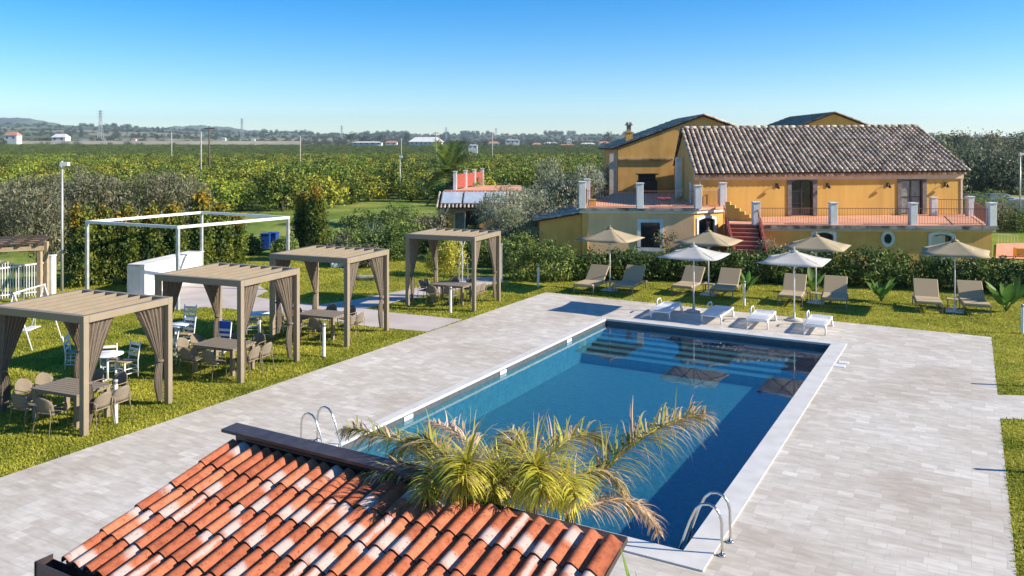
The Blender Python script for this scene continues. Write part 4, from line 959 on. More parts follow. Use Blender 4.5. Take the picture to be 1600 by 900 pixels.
hedge('hedge', 'low hedge below the tan wing behind the first two pairs of loungers', [gx(900, 38.3), gx(1000, 38.2), gx(1100, 37.9), gx(1195, 37.6)], 1.5, [1.35, 1.35, 1.3, 1.35], 'l_hedge', 402)
hedge('hedge', 'long dark clipped hedge below the oval window on the right', [gx(1180, 37.6), gx(1290, 37.0), gx(1340, 36.6), gx(1440, 35.9), gx(1560, 34.9), gx(1720, 33.6)], 1.7, [1.35, 1.55, 1.65, 1.45, 1.5, 1.5], 'l_hedge', 403)
hedge('hedge', 'scrubby hedge strip beneath the orchard behind the pavilion', [gx(770, 78), gx(850, 80), gx(950, 82)], 3, [2.2, 2.4, 2.3], 'l_olive', 404, 60, .3, .25)
tree('rose_bush', 'slim rose bush beside the foot of the red staircase', 'shrub', X(1208, 39.9), 39.9, rnd_lobes(500, 5, .35, .5, 1.9, .2, .4), 'l_olive_g', 170, 8, .12, .11, .5, (1, .03), 501, up=.5, limbs=3, spread=.4)
tree('rose_bush', 'thin climbing bush right of the white framed window', 'shrub', X(1041, 43.2), 43.2, rnd_lobes(503, 5, .3, .5, 1.7, .2, .35), 'l_olive', 110, 8, .12, .1, .5, (1, .03), 504, up=.5, limbs=3, spread=.4)
# dark pines on the right horizon
pin = [(1447, 118, 8.2), (1476, 125, 8.3), (1505, 120, 7.6), (1533, 122, 8.6), (1562, 118, 7.8), (1590, 124, 8.6), (1618, 120, 8.0), (1650, 121, 8.6), (1425, 140, 8.0), (1490, 140, 9.0), (1548, 142, 8.5), (1606, 141, 9.2), (1460, 108, 6.0), (1495, 110, 6.3), (1522, 109, 5.8), (1550, 111, 6.4), (1580, 108, 6.0), (1606, 110, 6.2)]
for i, (px, d, h_) in enumerate(pin):
    tree('pine_tree', 'grey-green pine in the belt of trees right of the farmhouse', 'tree', X(px, d), d, rnd_lobes(600+i, 11, 2.6, h_*.15, h_*.8, 1.3, 2.1), 'l_dark' if i % 3 else 'l_olive', 520, 9, .35, .42, .45, (4, .25), 620+i, up=.3, group='pines right of the farmhouse', fill=.12)
# pavilion palm and the small palm
def palm(name, label, x, y, h_, L, n, m, seed, tr=.16, z0=0, w=.05, ll=.32, droop=1.1):
    t = thing(name, label, 'palm tree', (x, y, z0)); rd = random.Random(seed); b = B()
    for k in range(n):
        a = 6.28*k/n*2.4; e = rd.uniform(-.1, 1.35); d = Vector((math.cos(a)*math.cos(e), math.sin(a)*math.cos(e), math.sin(e))); p = Vector((0, 0, h_)); ns = 9; s = L/ns
        for i in range(ns):
            side = d.cross(Vector((0, 0, 1)))
            side = side.normalized() if side.length > .05 else Vector((1, 0, 0))
            for sg in (-1, 1):
                for q in (0, .5):
                    base = p+d*s*q; dv = (side*sg*.9+d*.6+Vector((0, 0, .15))).normalized(); e2 = base+dv*ll*(1.1-.5*abs(i/ns-.4)); wv = d*w*.5
                    b.add([base-wv, base+wv, e2+Vector((0, 0, -.06))], [(0, 1, 2)])
            d = (d+Vector((0, 0, -droop/ns))).normalized(); p = p+d*s
    b.build('fronds', M_[m], t); b = B(); b.tube([(0, 0, -.1), (.05, 0, h_*.5), (0, 0, h_)], [tr*1.2, tr, tr*1.1], 10); b.build('trunk', M_['trunk'], t); return t
palm('palm_tree', 'shaggy fan of palm fronds rising behind the red railed pavilion terrace', X(702, 64), 64, 4.2, 2.9, 44, 'l_bush', 5, .3, w=.16, ll=.75)
palm('palm_tree', 'slim young palm on the slope left of the pavilion', X(686, 60), 60, 2.6, 1.3, 22, 'l_bush', 6, .09, w=.09, ll=.4)
# sapling with stakes
sp_ = thing('staked_sapling', 'bare white-trunked sapling tied to wooden stakes behind the fourth pergola', 'tree', G(722, 442))
b = B(); b.tube([(0, 0, 0), (.03, 0, 1.0), (-.02, .02, 2.0)], [.03, .025, .012], 6)
for k in range(5): b.tube([(0, 0, .9+.2*k), (.25*math.cos(k*2.4), .25*math.sin(k*2.4), 1.35+.2*k)], [.012, .006], 5)
b.build('trunk', M_['white_wall'], sp_)
for k in range(3):
    b = B(); a = k*2.1; b.beam((.28*math.cos(a), .28*math.sin(a), -.05), (.24*math.cos(a), .24*math.sin(a), 1.1), .04, .04); b.build('stake', M_['pole_wood'], sp_)
# bare tree off the right edge: its twigs reach into the frame and its shade falls on the lawn
def bare_tree(x, y, h_, seed, label):
    t = thing('bare_tree', label, 'tree', (x, y, 0)); rd = random.Random(seed); b = B()
    def grow(p, d, L, r, dep):
        q = p+d*L*.5+Vector((rd.uniform(-.1, .1), rd.uniform(-.1, .1), 0))*L; e = q+(d+Vector((rd.uniform(-.3, .3), rd.uniform(-.3, .3), rd.uniform(-.1, .25)))).normalized()*L*.5
        b.tube([p, q, e], [r, r*.8, r*.6], 6 if dep < 3 else 4, cap=False)
        if dep >= 6: return
        for k in range(3 if dep < 5 else 2):
            a = rd.uniform(0, 6.28); s = Vector((math.cos(a), math.sin(a), rd.uniform(-.15, .5))); grow(e, (d*.75+s*.75).normalized(), L*.72, r*.58, dep+1)
    grow(Vector((0, 0, -.1)), Vector((0, 0, 1)), h_*.27, .14, 0); b.build('branches', M_['trunk'], t)
bare_tree(25.6, 33.2, 4.6, 3, 'leafless tree at the right edge whose twigs reach over the lawn')
# --- grass blades on the lawns
def inside(px, py, poly):
    n = len(poly); c = np.zeros(len(px), bool); j = n-1
    for i in range(n):
        xi, yi = poly[i][0], poly[i][1]; xj, yj = poly[j][0], poly[j][1]
        c ^= ((yi > py) != (yj > py)) & (px < (xj-xi)*(py-yi)/(yj-yi+1e-12)+xi); j = i
    return c
def grass(name, label, poly, n, hgt, wid, m, seed, avoid=None, dpow=2.0, box=None, dmin=12):
    rg = np.random.default_rng(seed); P = np.array([(p[0], p[1]) for p in poly])
    lo, hi = P.min(0), P.max(0)
    if box: lo = np.maximum(lo, box[0]); hi = np.minimum(hi, box[1])
    pts = []
    tot = 0
    while tot < n:
        q = lo+(hi-lo)*rg.random((n*2, 2)); d = q[:, 1]
        keep = inside(q[:, 0], q[:, 1], poly) & (np.abs(q[:, 0]) < .66*d+1) & (rg.random(len(q)) < (dmin/np.maximum(d, dmin))**dpow)
        if avoid is not None: keep &= ~inside(q[:, 0], q[:, 1], avoid)
        q = q[keep]; pts.append(q); tot += len(q)
    q = np.concatenate(pts)[:n]; n = len(q); a = rg.random(n)*6.28; h_ = hgt*(.5+rg.random(n)); w = wid*(.6+.8*rg.random(n))*(1+q[:, 1]/40)
    c = np.column_stack([q, np.full(n, -.02)]); sx = np.column_stack([np.cos(a)*w, np.sin(a)*w, np.zeros(n)])/2
    ln = np.column_stack([rg.normal(size=n)*.6, rg.normal(size=n)*.6, np.ones(n)])*h_[:, None]
    Q = np.stack([c-sx, c+sx, c+ln+sx*.35, c+ln-sx*.35], 1)
    o = obj(name, quadmesh(name, Q, m)); return tag(o, label, 'grass', kind='stuff')
M_['grass'] = leafm('grass_blades', (.22, .25, .025), (.48, .46, .06), isl=.28, tr=.35, scale=.7)
LLp = [TL, BL, (-60, -20), (-60, 40), *gp([(240, 440), (380, 395), (650, 395), (785, 438), (841, 447)])]
grass('lawn_grass', 'mown yellow-green grass under and around the pergolas', LLp, 170000, .042, .02, M_['grass'], 1, avoid=[(p.x, p.y) for p in pathP], box=((-32, 12), (3, 44)))
grass('lawn_grass', 'sunlit grass strip around the loungers and along the right edge of the terrace', [TL, TR, Vector((Rn.x+.0, Rn.y, 0)), BR, (30, 5), (30, 36), (24, 38), (2, 39), G(841, 447)], 90000, .042, .02, M_['grass'], 2, avoid=[(p.x, p.y) for p in gp([(1557, 617), (2200, 628), (2200, 668), (1562, 654)])], box=((-1, 10), (30, 39)))
# ------------------------------------------------------------------ pergolas with curtains
PR = Vector((.38, .925, 0)).normalized(); PLf = Vector((-PR.y, PR.x, 0))     # near corner -> right corner, near corner -> left corner
P_ANG = math.atan2(PLf.y, PLf.x)
WL, WR, PHt = 2.85, 2.35, 2.7
def curtain(top0, top1, post, ztop, ztie, seed, side):
    """pleated drape hanging between top0..top1, gathered to the post at ztie, then falling straight"""
    rd = random.Random(seed); b = B(); n = 30; m = 20; vs = []
    top0, top1, post = map(Vector, (top0, top1, post)); ax = (top1-top0).normalized(); nr = ax.cross(Vector((0, 0, 1)))
    for j in range(m+1):
        t = j/m; z = ztop-(ztop-.12)*t
        if z > ztie:
            k = (ztop-z)/(ztop-ztie); k2 = k**.85; w0 = top0.lerp(post+ax*(-.03 if side > 0 else .03), k2*0+k2*(0 if (top0-post).length < .2 else 1)); w1 = top1.lerp(post+ax*.10*side, k2)
            if (top0-post).length < (top1-post).length: w0 = top0.lerp(post, k2); w1 = top1.lerp(post+ax*.13, k2)
            else: w1 = top1.lerp(post, k2); w0 = top0.lerp(post-ax*.13, k2)
            amp = .045*(1-k)+.03
        else:
            k = (ztie-z)/ztie; sp = .13+.10*math.sin(math.pi*min(1, k*1.1))
            if (top0-post).length < (top1-post).length: w0 = post; w1 = post+ax*sp
            else: w1 = post; w0 = post-ax*sp
            amp = .035
        for i in range(n+1):
            s = i/n; q = w0.lerp(w1, s); q = q+nr*amp*math.sin(s*6.28*6.5+1.3*math.sin(t*3+seed)); vs.append((q.x, q.y, z))
    fs = [(j*(n+1)+i, j*(n+1)+i+1, (j+1)*(n+1)+i+1, (j+1)*(n+1)+i) for j in range(m) for i in range(n)]
    b.add(vs, fs, 0, True); return b
def make_pergola():
    root = thing('pergola', 'x', 'pergola', (0, 0, 0), 0, 'taupe curtained pergolas on the lawn')
    # local frame: origin at the near post, x towards the left post, y towards the right post
    pw = .135; zb = PHt-.17
    cs = {'near': (0, 0), 'left': (WL, 0), 'right': (0, WR), 'back': (WL, WR)}
    for k, (x, y) in cs.items():
        b = B(); b.box((x, y, zb/2), (pw, pw, zb)); b.build('post', M_['taupe'], root, bevel=.008)
    e = pw/2+.004
    for (a0, a1, w, z) in (((-e, 0), (WL+e, 0), 0, 0), ((-e, WR), (WL+e, WR), 0, 0)):
        b = B(); b.box(((a0[0]+a1[0])/2, a0[1], PHt-.085), (a1[0]-a0[0], pw+.01, .17)); b.build('roof_beam', M_['taupe'], root, bevel=.008)
    for x in (0, WL):
        b = B(); b.box((x, WR/2, PHt-.087), (pw+.008, WR-pw-.012, .168)); b.build('roof_beam', M_['taupe'], root, bevel=.008)
    n = 7; w = (WL-pw)/n
    for i in range(n):
        x = pw/2+w*i; b = B(); b.box((x+w/2, WR/2, PHt-.118+.002*(i % 2)), (w*1.0, WR-pw-.02, .02)); b.build('roof_panel', M_['taupe'], root)
        if i: b = B(); b.box((x, WR/2, PHt-.055), (.045, WR-pw-.02, .10)); b.build('rafter', M_['taupe'], root, bevel=.004)
    q = pw/2+.03; zt = PHt-.18
    for (post, t0, t1, sd) in (((q, q), (q, q), (q, q+.78), 1), ((q, WR-q), (q, WR-q-.82), (q, WR-q), -1), ((WL-q, q), (WL-q, q), (WL-q, q+.78), 1), ((WL-q, WR-q), (WL-q, WR-q-.82), (WL-q, WR-q), -1)):
        b = curtain((*t0, 0), (*t1, 0), (*post, 0), zt, 1.12, int(abs(post[0]*7+post[1]*3)), sd); cu = b.build('curtain', M_['taupe_cloth'], root)
        b = B(); dy = .07*sd; b.lathe([(.085, -.025), (.095, 0), (.085, .025)], (post[0], post[1]+dy, 1.12), 10); b.build('tie_band', M_['taupe_cloth'], cu)
    return root
# furniture of the dining set, local frame of a table: x along PLf, y along PR
def make_table():
    t = thing('dining_table', 'x', 'table', (0, 0, 0), 0, 'taupe tables under the pergolas'); TLn, TW = 1.45, .95
    for i in range(8):
        y = -TW/2+TW*(i+.5)/8; b = B(); b.box((0, y, .735), (TLn, TW/8-.012, .03)); b.build('table_slat', M_['taupe'], t, bevel=.003)
    b = B()
    for s in (-1, 1): b.box((0, s*(TW/2-.06), .69), (TLn-.1, .04, .05)); b.box((s*(TLn/2-.06), 0, .69), (.04, TW-.17, .05))
    b.build('apron', M_['taupe'], t)
    for sx in (-1, 1):
        for sy in (-1, 1): b = B(); b.box((sx*(TLn/2-.08), sy*(TW/2-.08), .3575), (.10, .10, .715)); b.build('leg', M_['taupe'], t, bevel=.004)
    return t
def shell(b, pts, thick):
    pass
def make_chair():
    """taupe shell chair, front towards +y"""
    t = thing('garden_chair', 'x', 'chair', (0, 0, 0), 0, 'taupe shell chairs around the pergola tables')
    b = B(); pr = [(-.21, -.2), (-.225, .05), (-.2, .2), (-.1, .235), (.1, .235), (.2, .2), (.225, .05), (.21, -.2)]
    b.prism(pr, .44, .47); b.build('seat', M_['taupe_shell'], t, bevel=.012)
    b = B(); n = 8; m = 6; vs = []
    for k in (0, 1):
        for j in range(m+1):
            v = j/m; z = .50+.34*v
            hw = .225*(1-.0*v)*math.sqrt(max(.0, 1-max(0, (v-.45)/.56)**2))+.004; 
            for i in range(n+1):
                u_ = -1+2*i/n; x = u_*hw; y = -.245-.07*v+.085*(x/.23)**2+k*.018; vs.append((x, y, z))
    N1 = (n+1)*(m+1)
    fs = []
    for j in range(m):
        for i in range(n):
            a = j*(n+1)+i; fs.append((a, a+1, a+n+2, a+n+1)); fs.append((N1+a, N1+a+n+1, N1+a+n+2, N1+a+1))
    for i in range(n): fs.append((i+1, i, N1+i, N1+i+1)); a = m*(n+1)+i; fs.append((a, a+1, N1+a+1, N1+a))
    for j in range(m): a = j*(n+1); fs.append((a, a+n+1, N1+a+n+1, N1+a)); c = a+n; fs.append((c+n+1, c, N1+c, N1+c+n+1))
    b.add(vs, fs, 0, True); b.build('backrest', M_['taupe_shell'], t)
    for s in (-1, 1):
        b = B(); b.tube([(s*.24, .2, 0), (s*.235, .18, .44), (s*.24, .16, .62), (s*.24, .1, .645), (s*.235, -.2, .645), (s*.215, -.25, .60)], .010, 6); b.build('front_leg', M_['taupe'], t)
        b = B(); b.tube([(s*.23, -.29, 0), (s*.21, -.22, .44), (s*.2, -.255, .62)], .010, 6); b.build('rear_leg', M_['taupe'], t)
    return t
perg = make_pergola(); tab = make_table(); chr_ = make_chair()
PG = [((131.5, 680.5), 'curtained taupe pergola nearest the camera at the left edge', 'nearest pergola', .955),
      ((376, 598.5), 'second curtained taupe pergola, in front of the white counter', 'second pergola', 1.0),
      ((542, 541.5), 'third curtained taupe pergola, in front of the blue bins', 'third pergola', 1.02),
      ((740.5, 486.8), 'curtained taupe pergola farthest back, standing on its own lawn beside the path', 'farthest pergola', 1.045)]
first = True
for gi_, ((px, py), lb, nm, sz) in enumerate(PG):
    o = G(px, py)
    fr_ = lambda x, y: o+PLf*x+PR*y
    if first: p = perg; p.location = o; p.rotation_euler = (0, 0, P_ANG); p['label'] = lb; p.scale = (1, 1, sz)
    else: p = copy_tree(perg, o, P_ANG, lb, (1, 1, sz))
    # mirror-free frame: local x = PLf, local y must be PR; PLf is 90 deg left of PR so y axis = -PR -> flip with scale
    p.scale = (1, -1, sz)
    tc = fr_(1.42, 1.15); 
    if gi_ == 0: tc = G(112, 603, .75); tc.z = 0
    if gi_ == 1: tc = G(350, 536, .75); tc.z = 0
    if gi_ == 2: tc = G(505, 489, .75); tc.z = 0
    if gi_ == 3: tc = G(706, 443, .75); tc.z = 0
    if first: t = tab; t.location = tc; t.rotation_euler = (0, 0, P_ANG); t['label'] = 'slatted taupe dining table under the '+nm
    else: t = copy_tree(tab, tc, P_ANG, 'slatted taupe dining table under the '+nm)
    seats = [(-.38, -.80, 0, 'right chair on the terrace side'), (.38, -.80, 0, 'left chair on the terrace side'), (-.38, .80, math.pi, 'right chair on the far side'), (.38, .80, math.pi, 'left chair on the far side'),
             (-1.05, -.24, -math.pi/2, 'nearer chair at the right end'), (-1.05, .26, -math.pi/2, 'farther chair at the right end'), (1.05, -.24, math.pi/2, 'nearer chair at the left end'), (1.05, .26, math.pi/2, 'farther chair at the left end')]
    rd = random.Random(gi_)
    for (lx, ly, a, sl_) in seats:
        # table frame: +x = PLf ; +y = away from the camera along PR
        pos = tc+PLf*lx+PR*ly
        face = (tc-pos); 
        if abs(ly) > .5: face = PR*(-1 if ly > 0 else 1)
        else: face = PLf*(-1 if lx > 0 else 1)
        rz = math.atan2(face.y, face.x)-math.pi/2+rd.uniform(-.12, .12)
        lab = 'taupe shell chair, '+sl_+' of the table under the '+nm
        if first and lx == -.38 and ly == -.80: chr_.location = pos; chr_.rotation_euler = (0, 0, rz); chr_['label'] = lab
        else: copy_tree(chr_, pos, rz, lab)
    first = False

# ------------------------------------------------------------------ umbrellas
def make_umbrella(canvas, name, half, zt, ze, base):
    t = thing(name, 'x', 'umbrella', (0, 0, 0))
    b = B(); c = (0, 0, zt); k = 5; vs = []; fs = []
    cor = [(half, half), (-half, half), (-half, -half), (half, -half)]
    for s in range(4):
        A = Vector((*cor[s], ze)); Bq = Vector((*cor[(s+1) % 4], ze)); T = Vector((0, 0, zt)); o = len(vs)
        for i in range(k+1):
            t_ = i/k
            for j in range(k+1):
                u_ = j/k; e = A.lerp(Bq, u_); e = e+Vector((-e.x, -e.y, 0))*.045*math.sin(math.pi*u_); p = T.lerp(e, t_); p.z -= .0; p.z += -.055*math.sin(math.pi*u_)*t_*(.3+.7*t_)-.03*math.sin(math.pi*t_); vs.append(p)
        for i in range(k):
            for j in range(k): a = o+i*(k+1)+j; fs.append((a, a+k+1, a+k+2, a+1))
    b.add(vs, fs, 0, True); can = b.build('canopy', M_[canvas], t); sm = can.modifiers.new('thick', 'SOLIDIFY'); sm.thickness = .012
    b = B(); b.lathe([(.0, .05), (.10, .0), (.16, -.05)], (0, 0, zt+.01), 4); b.lathe([(.012, .12), (.03, .06), (.02, .0)], (0, 0, zt+.02), 8); b.build('cap', M_[canvas], can)
    b = B(); b.tube([(0, 0, .05), (0, 0, zt-.02)], .024, 10); b.build('pole', M_['white_paint'], t)
    for s in range(4):
        A = Vector((*cor[s], ze)); b = B(); b.beam((0, 0, zt-.045), A*.985+Vector((0, 0, -.0)), .02, .02); b.beam((0, 0, zt-.75), A*.5+Vector((0, 0, zt-.05))*.5, .016, .016); b.build('rib', M_['dark_metal'] if canvas == 'white_canvas' else M_['galv'], t)
    b = B(); b.lathe([(.035, -.05), (.045, 0), (.035, .05)], (0, 0, zt-.75), 10); b.build('hub', M_['white_paint'], t)
    b = B()
    if base == 'plate': b.box((0, 0, .03), (.62, .62, .05)); b.lathe([(.05, .05), (.04, .28)], (0, 0, 0), 10); b.build('base', M_['white_paint'], t, bevel=.008)
    else: b.lathe([(.27, .0), (.28, .05), (.25, .08), (.06, .10), (.04, .3)], (0, 0, 0), 20); b.build('base', M_['concrete'], t)
    return t
ub = make_umbrella('taupe_canvas', 'parasol', 1.17, 2.70, 2.24, 'plate'); uw = make_umbrella('white_canvas', 'parasol', 1.10, 2.50, 2.14, 'disc')
for i, ((px, py), lb) in enumerate([((953, 453.5), 'leftmost tan parasol, on the lawn between the first two brown loungers'), ((1107, 460.5), 'second tan parasol from the left, in front of the red staircase'), ((1275, 473), 'third tan parasol, standing in front of the arched window'), ((1492, 487), 'rightmost tan parasol between the last two brown loungers')]):
    o = ub if i == 0 else copy_tree(ub); o.location = G(px, py); o.rotation_euler = (0, 0, POOL_ANG); o['label'] = lb; o['group'] = 'tan parasols on the lawn'
for i, ((px, py), lb) in enumerate([((1084, 487.5), 'white parasol between the first and second white sunbeds'), ((1241, 501), 'white parasol between the third and fourth white sunbeds')]):
    o = uw if i == 0 else copy_tree(uw); o.location = G(px, py); o.rotation_euler = (0, 0, POOL_ANG); o['label'] = lb; o['group'] = 'white parasols by the pool'
# ------------------------------------------------------------------ brown loungers; local: y from foot to head, x right
def make_lounger():
    t = thing('sun_lounger', 'x', 'lounger', (0, 0, 0), 0, 'taupe loungers on the lawn')
    W = .90; s0, s1, zs = 0, 1.22, .37; ang = R(42); L2 = .84
    b = B()
    for s in (-1, 1): b.box((s*W/2, .97, zs-.03), (.04, 1.94, .04))
    b.box((0, .02, zs-.03), (W-.04, .04, .038)); b.box((0, 1.92, zs-.03), (W-.04, .04, .038)); b.box((0, 1.2, zs-.03), (W-.04, .04, .038)); b.build('frame', M_['taupe'], t, bevel=.006)
    for s in (-1, 1):
        for y in (.05, 1.80): b = B(); b.box((s*W/2, y, (zs-.05)/2), (.038, .038, zs-.05)); b.build('leg', M_['taupe'], t)
    b = B(); b.box((0, .02, .12), (W-.04, .022, .022)); b.build('cross_rail', M_['taupe'], t)
    b = B(); b.box((0, .60, zs+.03), (W-.02, 1.22, .07)); b.build('seat_cushion', M_['taupe_weave'], t, bevel=.025)
    m3 = Matrix.Rotation(ang, 3, 'X'); c = Vector((0, 1.2, zs+.02))+m3 @ Vector((0, L2/2+.02, .02)); b = B(); b.box(c, (W-.02, L2+.06, .07), ax=m3); b.build('backrest', M_['taupe_weave'], t, bevel=.025)
    b = B()
    for s in (-1, 1): b.beam((s*.25, 1.78, zs-.01), (s*.25, 1.62, zs+.33), .025, .025)
    b.build('back_support', M_['taupe'], t)
    return t
VANG = math.atan2(V.y, V.x)-math.pi/2
lo_ = make_lounger()
LG = [(911, 445, 'leftmost taupe lounger, left of the first tan parasol'), (972, 446, 'taupe lounger directly right of the first tan parasol'), (1065, 447.5, 'taupe lounger left of the second tan parasol'), (1127, 451.5, 'taupe lounger right of the second tan parasol'),
      (1234, 462.5, 'taupe lounger left of the third tan parasol'), (1303, 466.5, 'taupe lounger right of the third tan parasol'), (1452, 472.5, 'taupe lounger left of the rightmost tan parasol'), (1527, 476, 'rightmost taupe lounger, beside the big banana plant')]
LR = []
for i, (px, py, lb) in enumerate(LG):
    p = G(px, py, .40); p.z = 0; o = lo_ if i == 0 else copy_tree(lo_); o.location = p; o.rotation_euler = (0, 0, VANG+(0, .03, -.02, .04, .06, .10, .12, .15)[i]); o['label'] = lb; LR.append(p)
def make_side():
    t = thing('side_table', 'x', 'table', (0, 0, 0), 0, 'low taupe side tables between the loungers')
    b = B(); b.box((0, 0, .39), (.46, .46, .025)); b.build('table_top', M_['taupe_weave'], t, bevel=.005)
    for sx in (-1, 1):
        for sy in (-1, 1): b = B(); b.box((sx*.2, sy*.2, .187), (.028, .028, .376)); b.build('leg', M_['taupe'], t)
    return t
sd_ = make_side()
for i, lb in enumerate(['low side table under the first tan parasol', 'low side table under the second tan parasol', 'low side table under the third tan parasol', 'low side table under the rightmost tan parasol']):
    q = (LR[2*i]+LR[2*i+1])/2+V*1.15; o = sd_ if i == 0 else copy_tree(sd_); o.location = q; o.rotation_euler = (0, 0, VANG); o['label'] = lb
# ------------------------------------------------------------------ white plastic sunbeds
def make_bed():
    t = thing('sunbed', 'x', 'sunbed', (0, 0, 0), 0, 'white plastic sunbeds beside the pool'); W = .66; zt = .33
    b = B()
    for s in (-1, 1): b.box((s*W/2, .92, zt-.03), (.05, 1.84, .07))
    for y in (.02, .62, 1.22, 1.82): b.box((0, y, zt-.035), (W-.05, .05, .05))
    b.build('frame', M_['white_plastic'], t, bevel=.012)
    n = 26
    b = B()
    for i in range(n):
        y = .06+1.74*i/(n-1); dz = .03*math.sin(i/n*6.28); b.box((0, y, zt+.012+dz), (W-.06, .048, .018))
    b.build('slats', M_['white_plastic'], t, bevel=.004)
    for s in (-1, 1):
        for y in (.12, 1.70):
            b = B(); b.tube([(s*(W/2+.01), y, 0), (s*(W/2+.015), y, .14), (s*(W/2), y-.03*(1 if y > 1 else -1), zt-.02)], [.034, .026, .04], 8); b.build('leg', M_['white_plastic'], t)
        b = B(); pts = [(s*(W/2+.04), .98, zt), (s*(W/2+.05), 1.0, zt+.17), (s*(W/2+.05), 1.12, zt+.2), (s*(W/2+.05), 1.42, zt+.19), (s*(W/2+.05), 1.52, zt+.12), (s*(W/2+.04), 1.5, zt)]
        if s < 0: b.tube(pts, .024, 8); b.build('armrest', M_['white_plastic'], t)
    for s in (-1, 1):
        b = B(); b.lathe([(.01, -.025), (.09, -.025), (.09, .025), (.01, .025)], (0, 0, 0), 16)
        rot = Matrix.Rotation(R(90), 3, 'Y'); b.v = [tuple(rot @ Vector(v)+Vector((s*(W/2+.03), 1.72, .09))) for v in b.v]; b.build('wheel', M_['white_plastic'], t)
    return t
bd = make_bed()
for i, (px, py, lb) in enumerate([(1030, 487, 'leftmost white plastic sunbed beside the pool'), (1110, 493.5, 'second white sunbed from the left, right of the first white parasol'), (1182, 501, 'third white sunbed from the left, before the second white parasol'), (1272, 509.5, 'rightmost white plastic sunbed beside the pool')]):
    p = G(px, py, .3); p.z = 0; o = bd if i == 0 else copy_tree(bd); o.location = p; o.rotation_euler = (0, 0, VANG+(.05, 0, .04, .02)[i]); o['label'] = lb
# ------------------------------------------------------------------ bollards
def make_bollard():
    t = thing('garden_bollard', 'x', 'bollard', (0, 0, 0), 0, 'slim pale bollards along the lawn edges')
    b = B(); b.lathe([(.055, 0), (.05, .02), (.05, .86), (.052, .87)], n=12); b.build('post', M_['white_paint'], t); b = B(); b.lathe([(.045, .87), (.045, .93), (.055, .935), (.05, .97), (.01, .985)], n=12); b.build('lamp_head', M_['galv'], t); return t
bo = make_bollard()
for i, (px, py, lb) in enumerate([(180.5, 661, 'bollard by the right end of the table under the nearest pergola'), (506, 557, 'bollard in front of the table under the third pergola'), (704, 489, 'bollard in front of the table under the farthest pergola'), (841, 448, 'bollard on the grass before the tall hedge left of the loungers'),
                                  (1163, 478, 'bollard at the lawn edge behind the second white sunbed'), (1597.5, 521, 'bollard on the grass at the right edge of the photo'), (1640, 605, 'bollard by the side path just beyond the right edge'), (1690, 743, 'bollard on the right lawn just beyond the right edge')]):
    o = bo if i == 0 else copy_tree(bo); o.location = G(px, py); o['label'] = lb
# ------------------------------------------------------------------ steel frame, counter, lamp posts, wooden pergola, fence
sf = thing('steel_frame', 'tall open white steel frame of four posts and four top bars on the lawn', 'frame', (0, 0, 0))
Q = [Vector((X(136, 33.2), 33.2, 3.2)), Vector((X(278, 31.0), 31.0, 3.2)), Vector((X(450, 35.3), 35.3, 3.2)), Vector((X(315, 38.1), 38.1, 3.2))]
for q in Q: b = B(); b.box((q.x, q.y, 1.55), (.11, .11, 3.1), rz=-.3); b.build('post', M_['galv'], sf)
for i in range(4): b = B(); A, Bq = Q[i], Q[(i+1) % 4]; u = (Bq-A).normalized()*.055; b.beam(A-u*.9-Vector((0, 0, .05+.001*i)), Bq+u*.9-Vector((0, 0, .05+.001*i)), .11, .11); b.build('top_bar', M_['white_paint'], sf)
ct = thing('garden_counter', 'white plastered outdoor counter wall at the corner of the paved yard', 'counter', (0, 0, 0))
k0 = G(226, 463); k1 = Vector((X(318, 38.2), 38.2, 0)); dk = (k1-k0).normalized(); nk = Vector((-dk.y, dk.x, 0))
b = B(); e_ = k0+nk*1.0
b.prism([(k0.x, k0.y), (k1.x, k1.y), ((k1+nk*.25).x, (k1+nk*.25).y), ((k0+nk*.25).x, (k0+nk*.25).y)], -.02, 1.28); b.build('counter_wall', M_['white_wall'], ct, bevel=.01)
b = B(); a1 = k0+nk*.26; a2 = a1+Vector((-.62, .25, 0)); a3 = a2+dk*.3; a4 = a1+dk*.3; b.prism([(p.x, p.y) for p in (a1, a4, a3, a2)], -.02, 1.24); b.build('end_pier', M_['white_wall'], ct, bevel=.01)
b = B(); b.prism([(p.x, p.y) for p in (k0-nk*.04-dk*.05, k1-nk*.04, k1+nk*.75, k0+nk*.75-dk*.05)], 1.282, 1.33); b.build('counter_top', M_['white_wall'], ct, bevel=.01)
def lamp_post(px, d, h_, label, r=.06):
    t = thing('lamp_post', label, 'lamp post', (X(px, d), d, 0)); b = B(); b.tube([(0, 0, -.1), (0, 0, h_)], [r, r*.7], 10); b.build('pole', M_['galv'], t)
    b = B(); b.box((.12, 0, h_+.08), (.34, .2, .16)); b.lathe([(.09, -.1), (.11, .0), (.03, .2)], (0, 0, h_), 10); b.build('lamp_head', M_['white_paint'], t)
lamp_post(97, 35, 5.4, 'tall white lamp post in front of the grey olive trees at the left')
lamp_post(625, 96, 5.0, 'distant lamp post standing before the orchard left of the palm')
lamp_post(1594, 62, 5.6, 'lamp post at the right edge in front of the pine belt', .07)
wp = thing('wooden_pergola', 'rustic timber pergola with dark slatted roof at the far left edge', 'pergola', (0, 0, 0))
zA = 2.35; wc = [Vector((X(62, 30.5), 30.5, 0)), Vector((X(62, 30.5)-4.2, 28.7, 0)), Vector((X(62, 30.5)-5.3, 31.2, 0)), Vector((X(62, 30.5)-1.3, 33.2, 0))]
for q in wc: b = B(); b.box((q.x, q.y, zA/2), (.14, .14, zA)); b.build('post', M_['pale_wood'], wp)
for i in (0, 2): A, Bq = wc[i], wc[i+1]; b = B(); b.beam(A+Vector((.15, 0, zA+.07)), Bq+Vector((0, 0, zA+.07)), .09, .16); b.build('beam', M_['pale_wood'], wp)
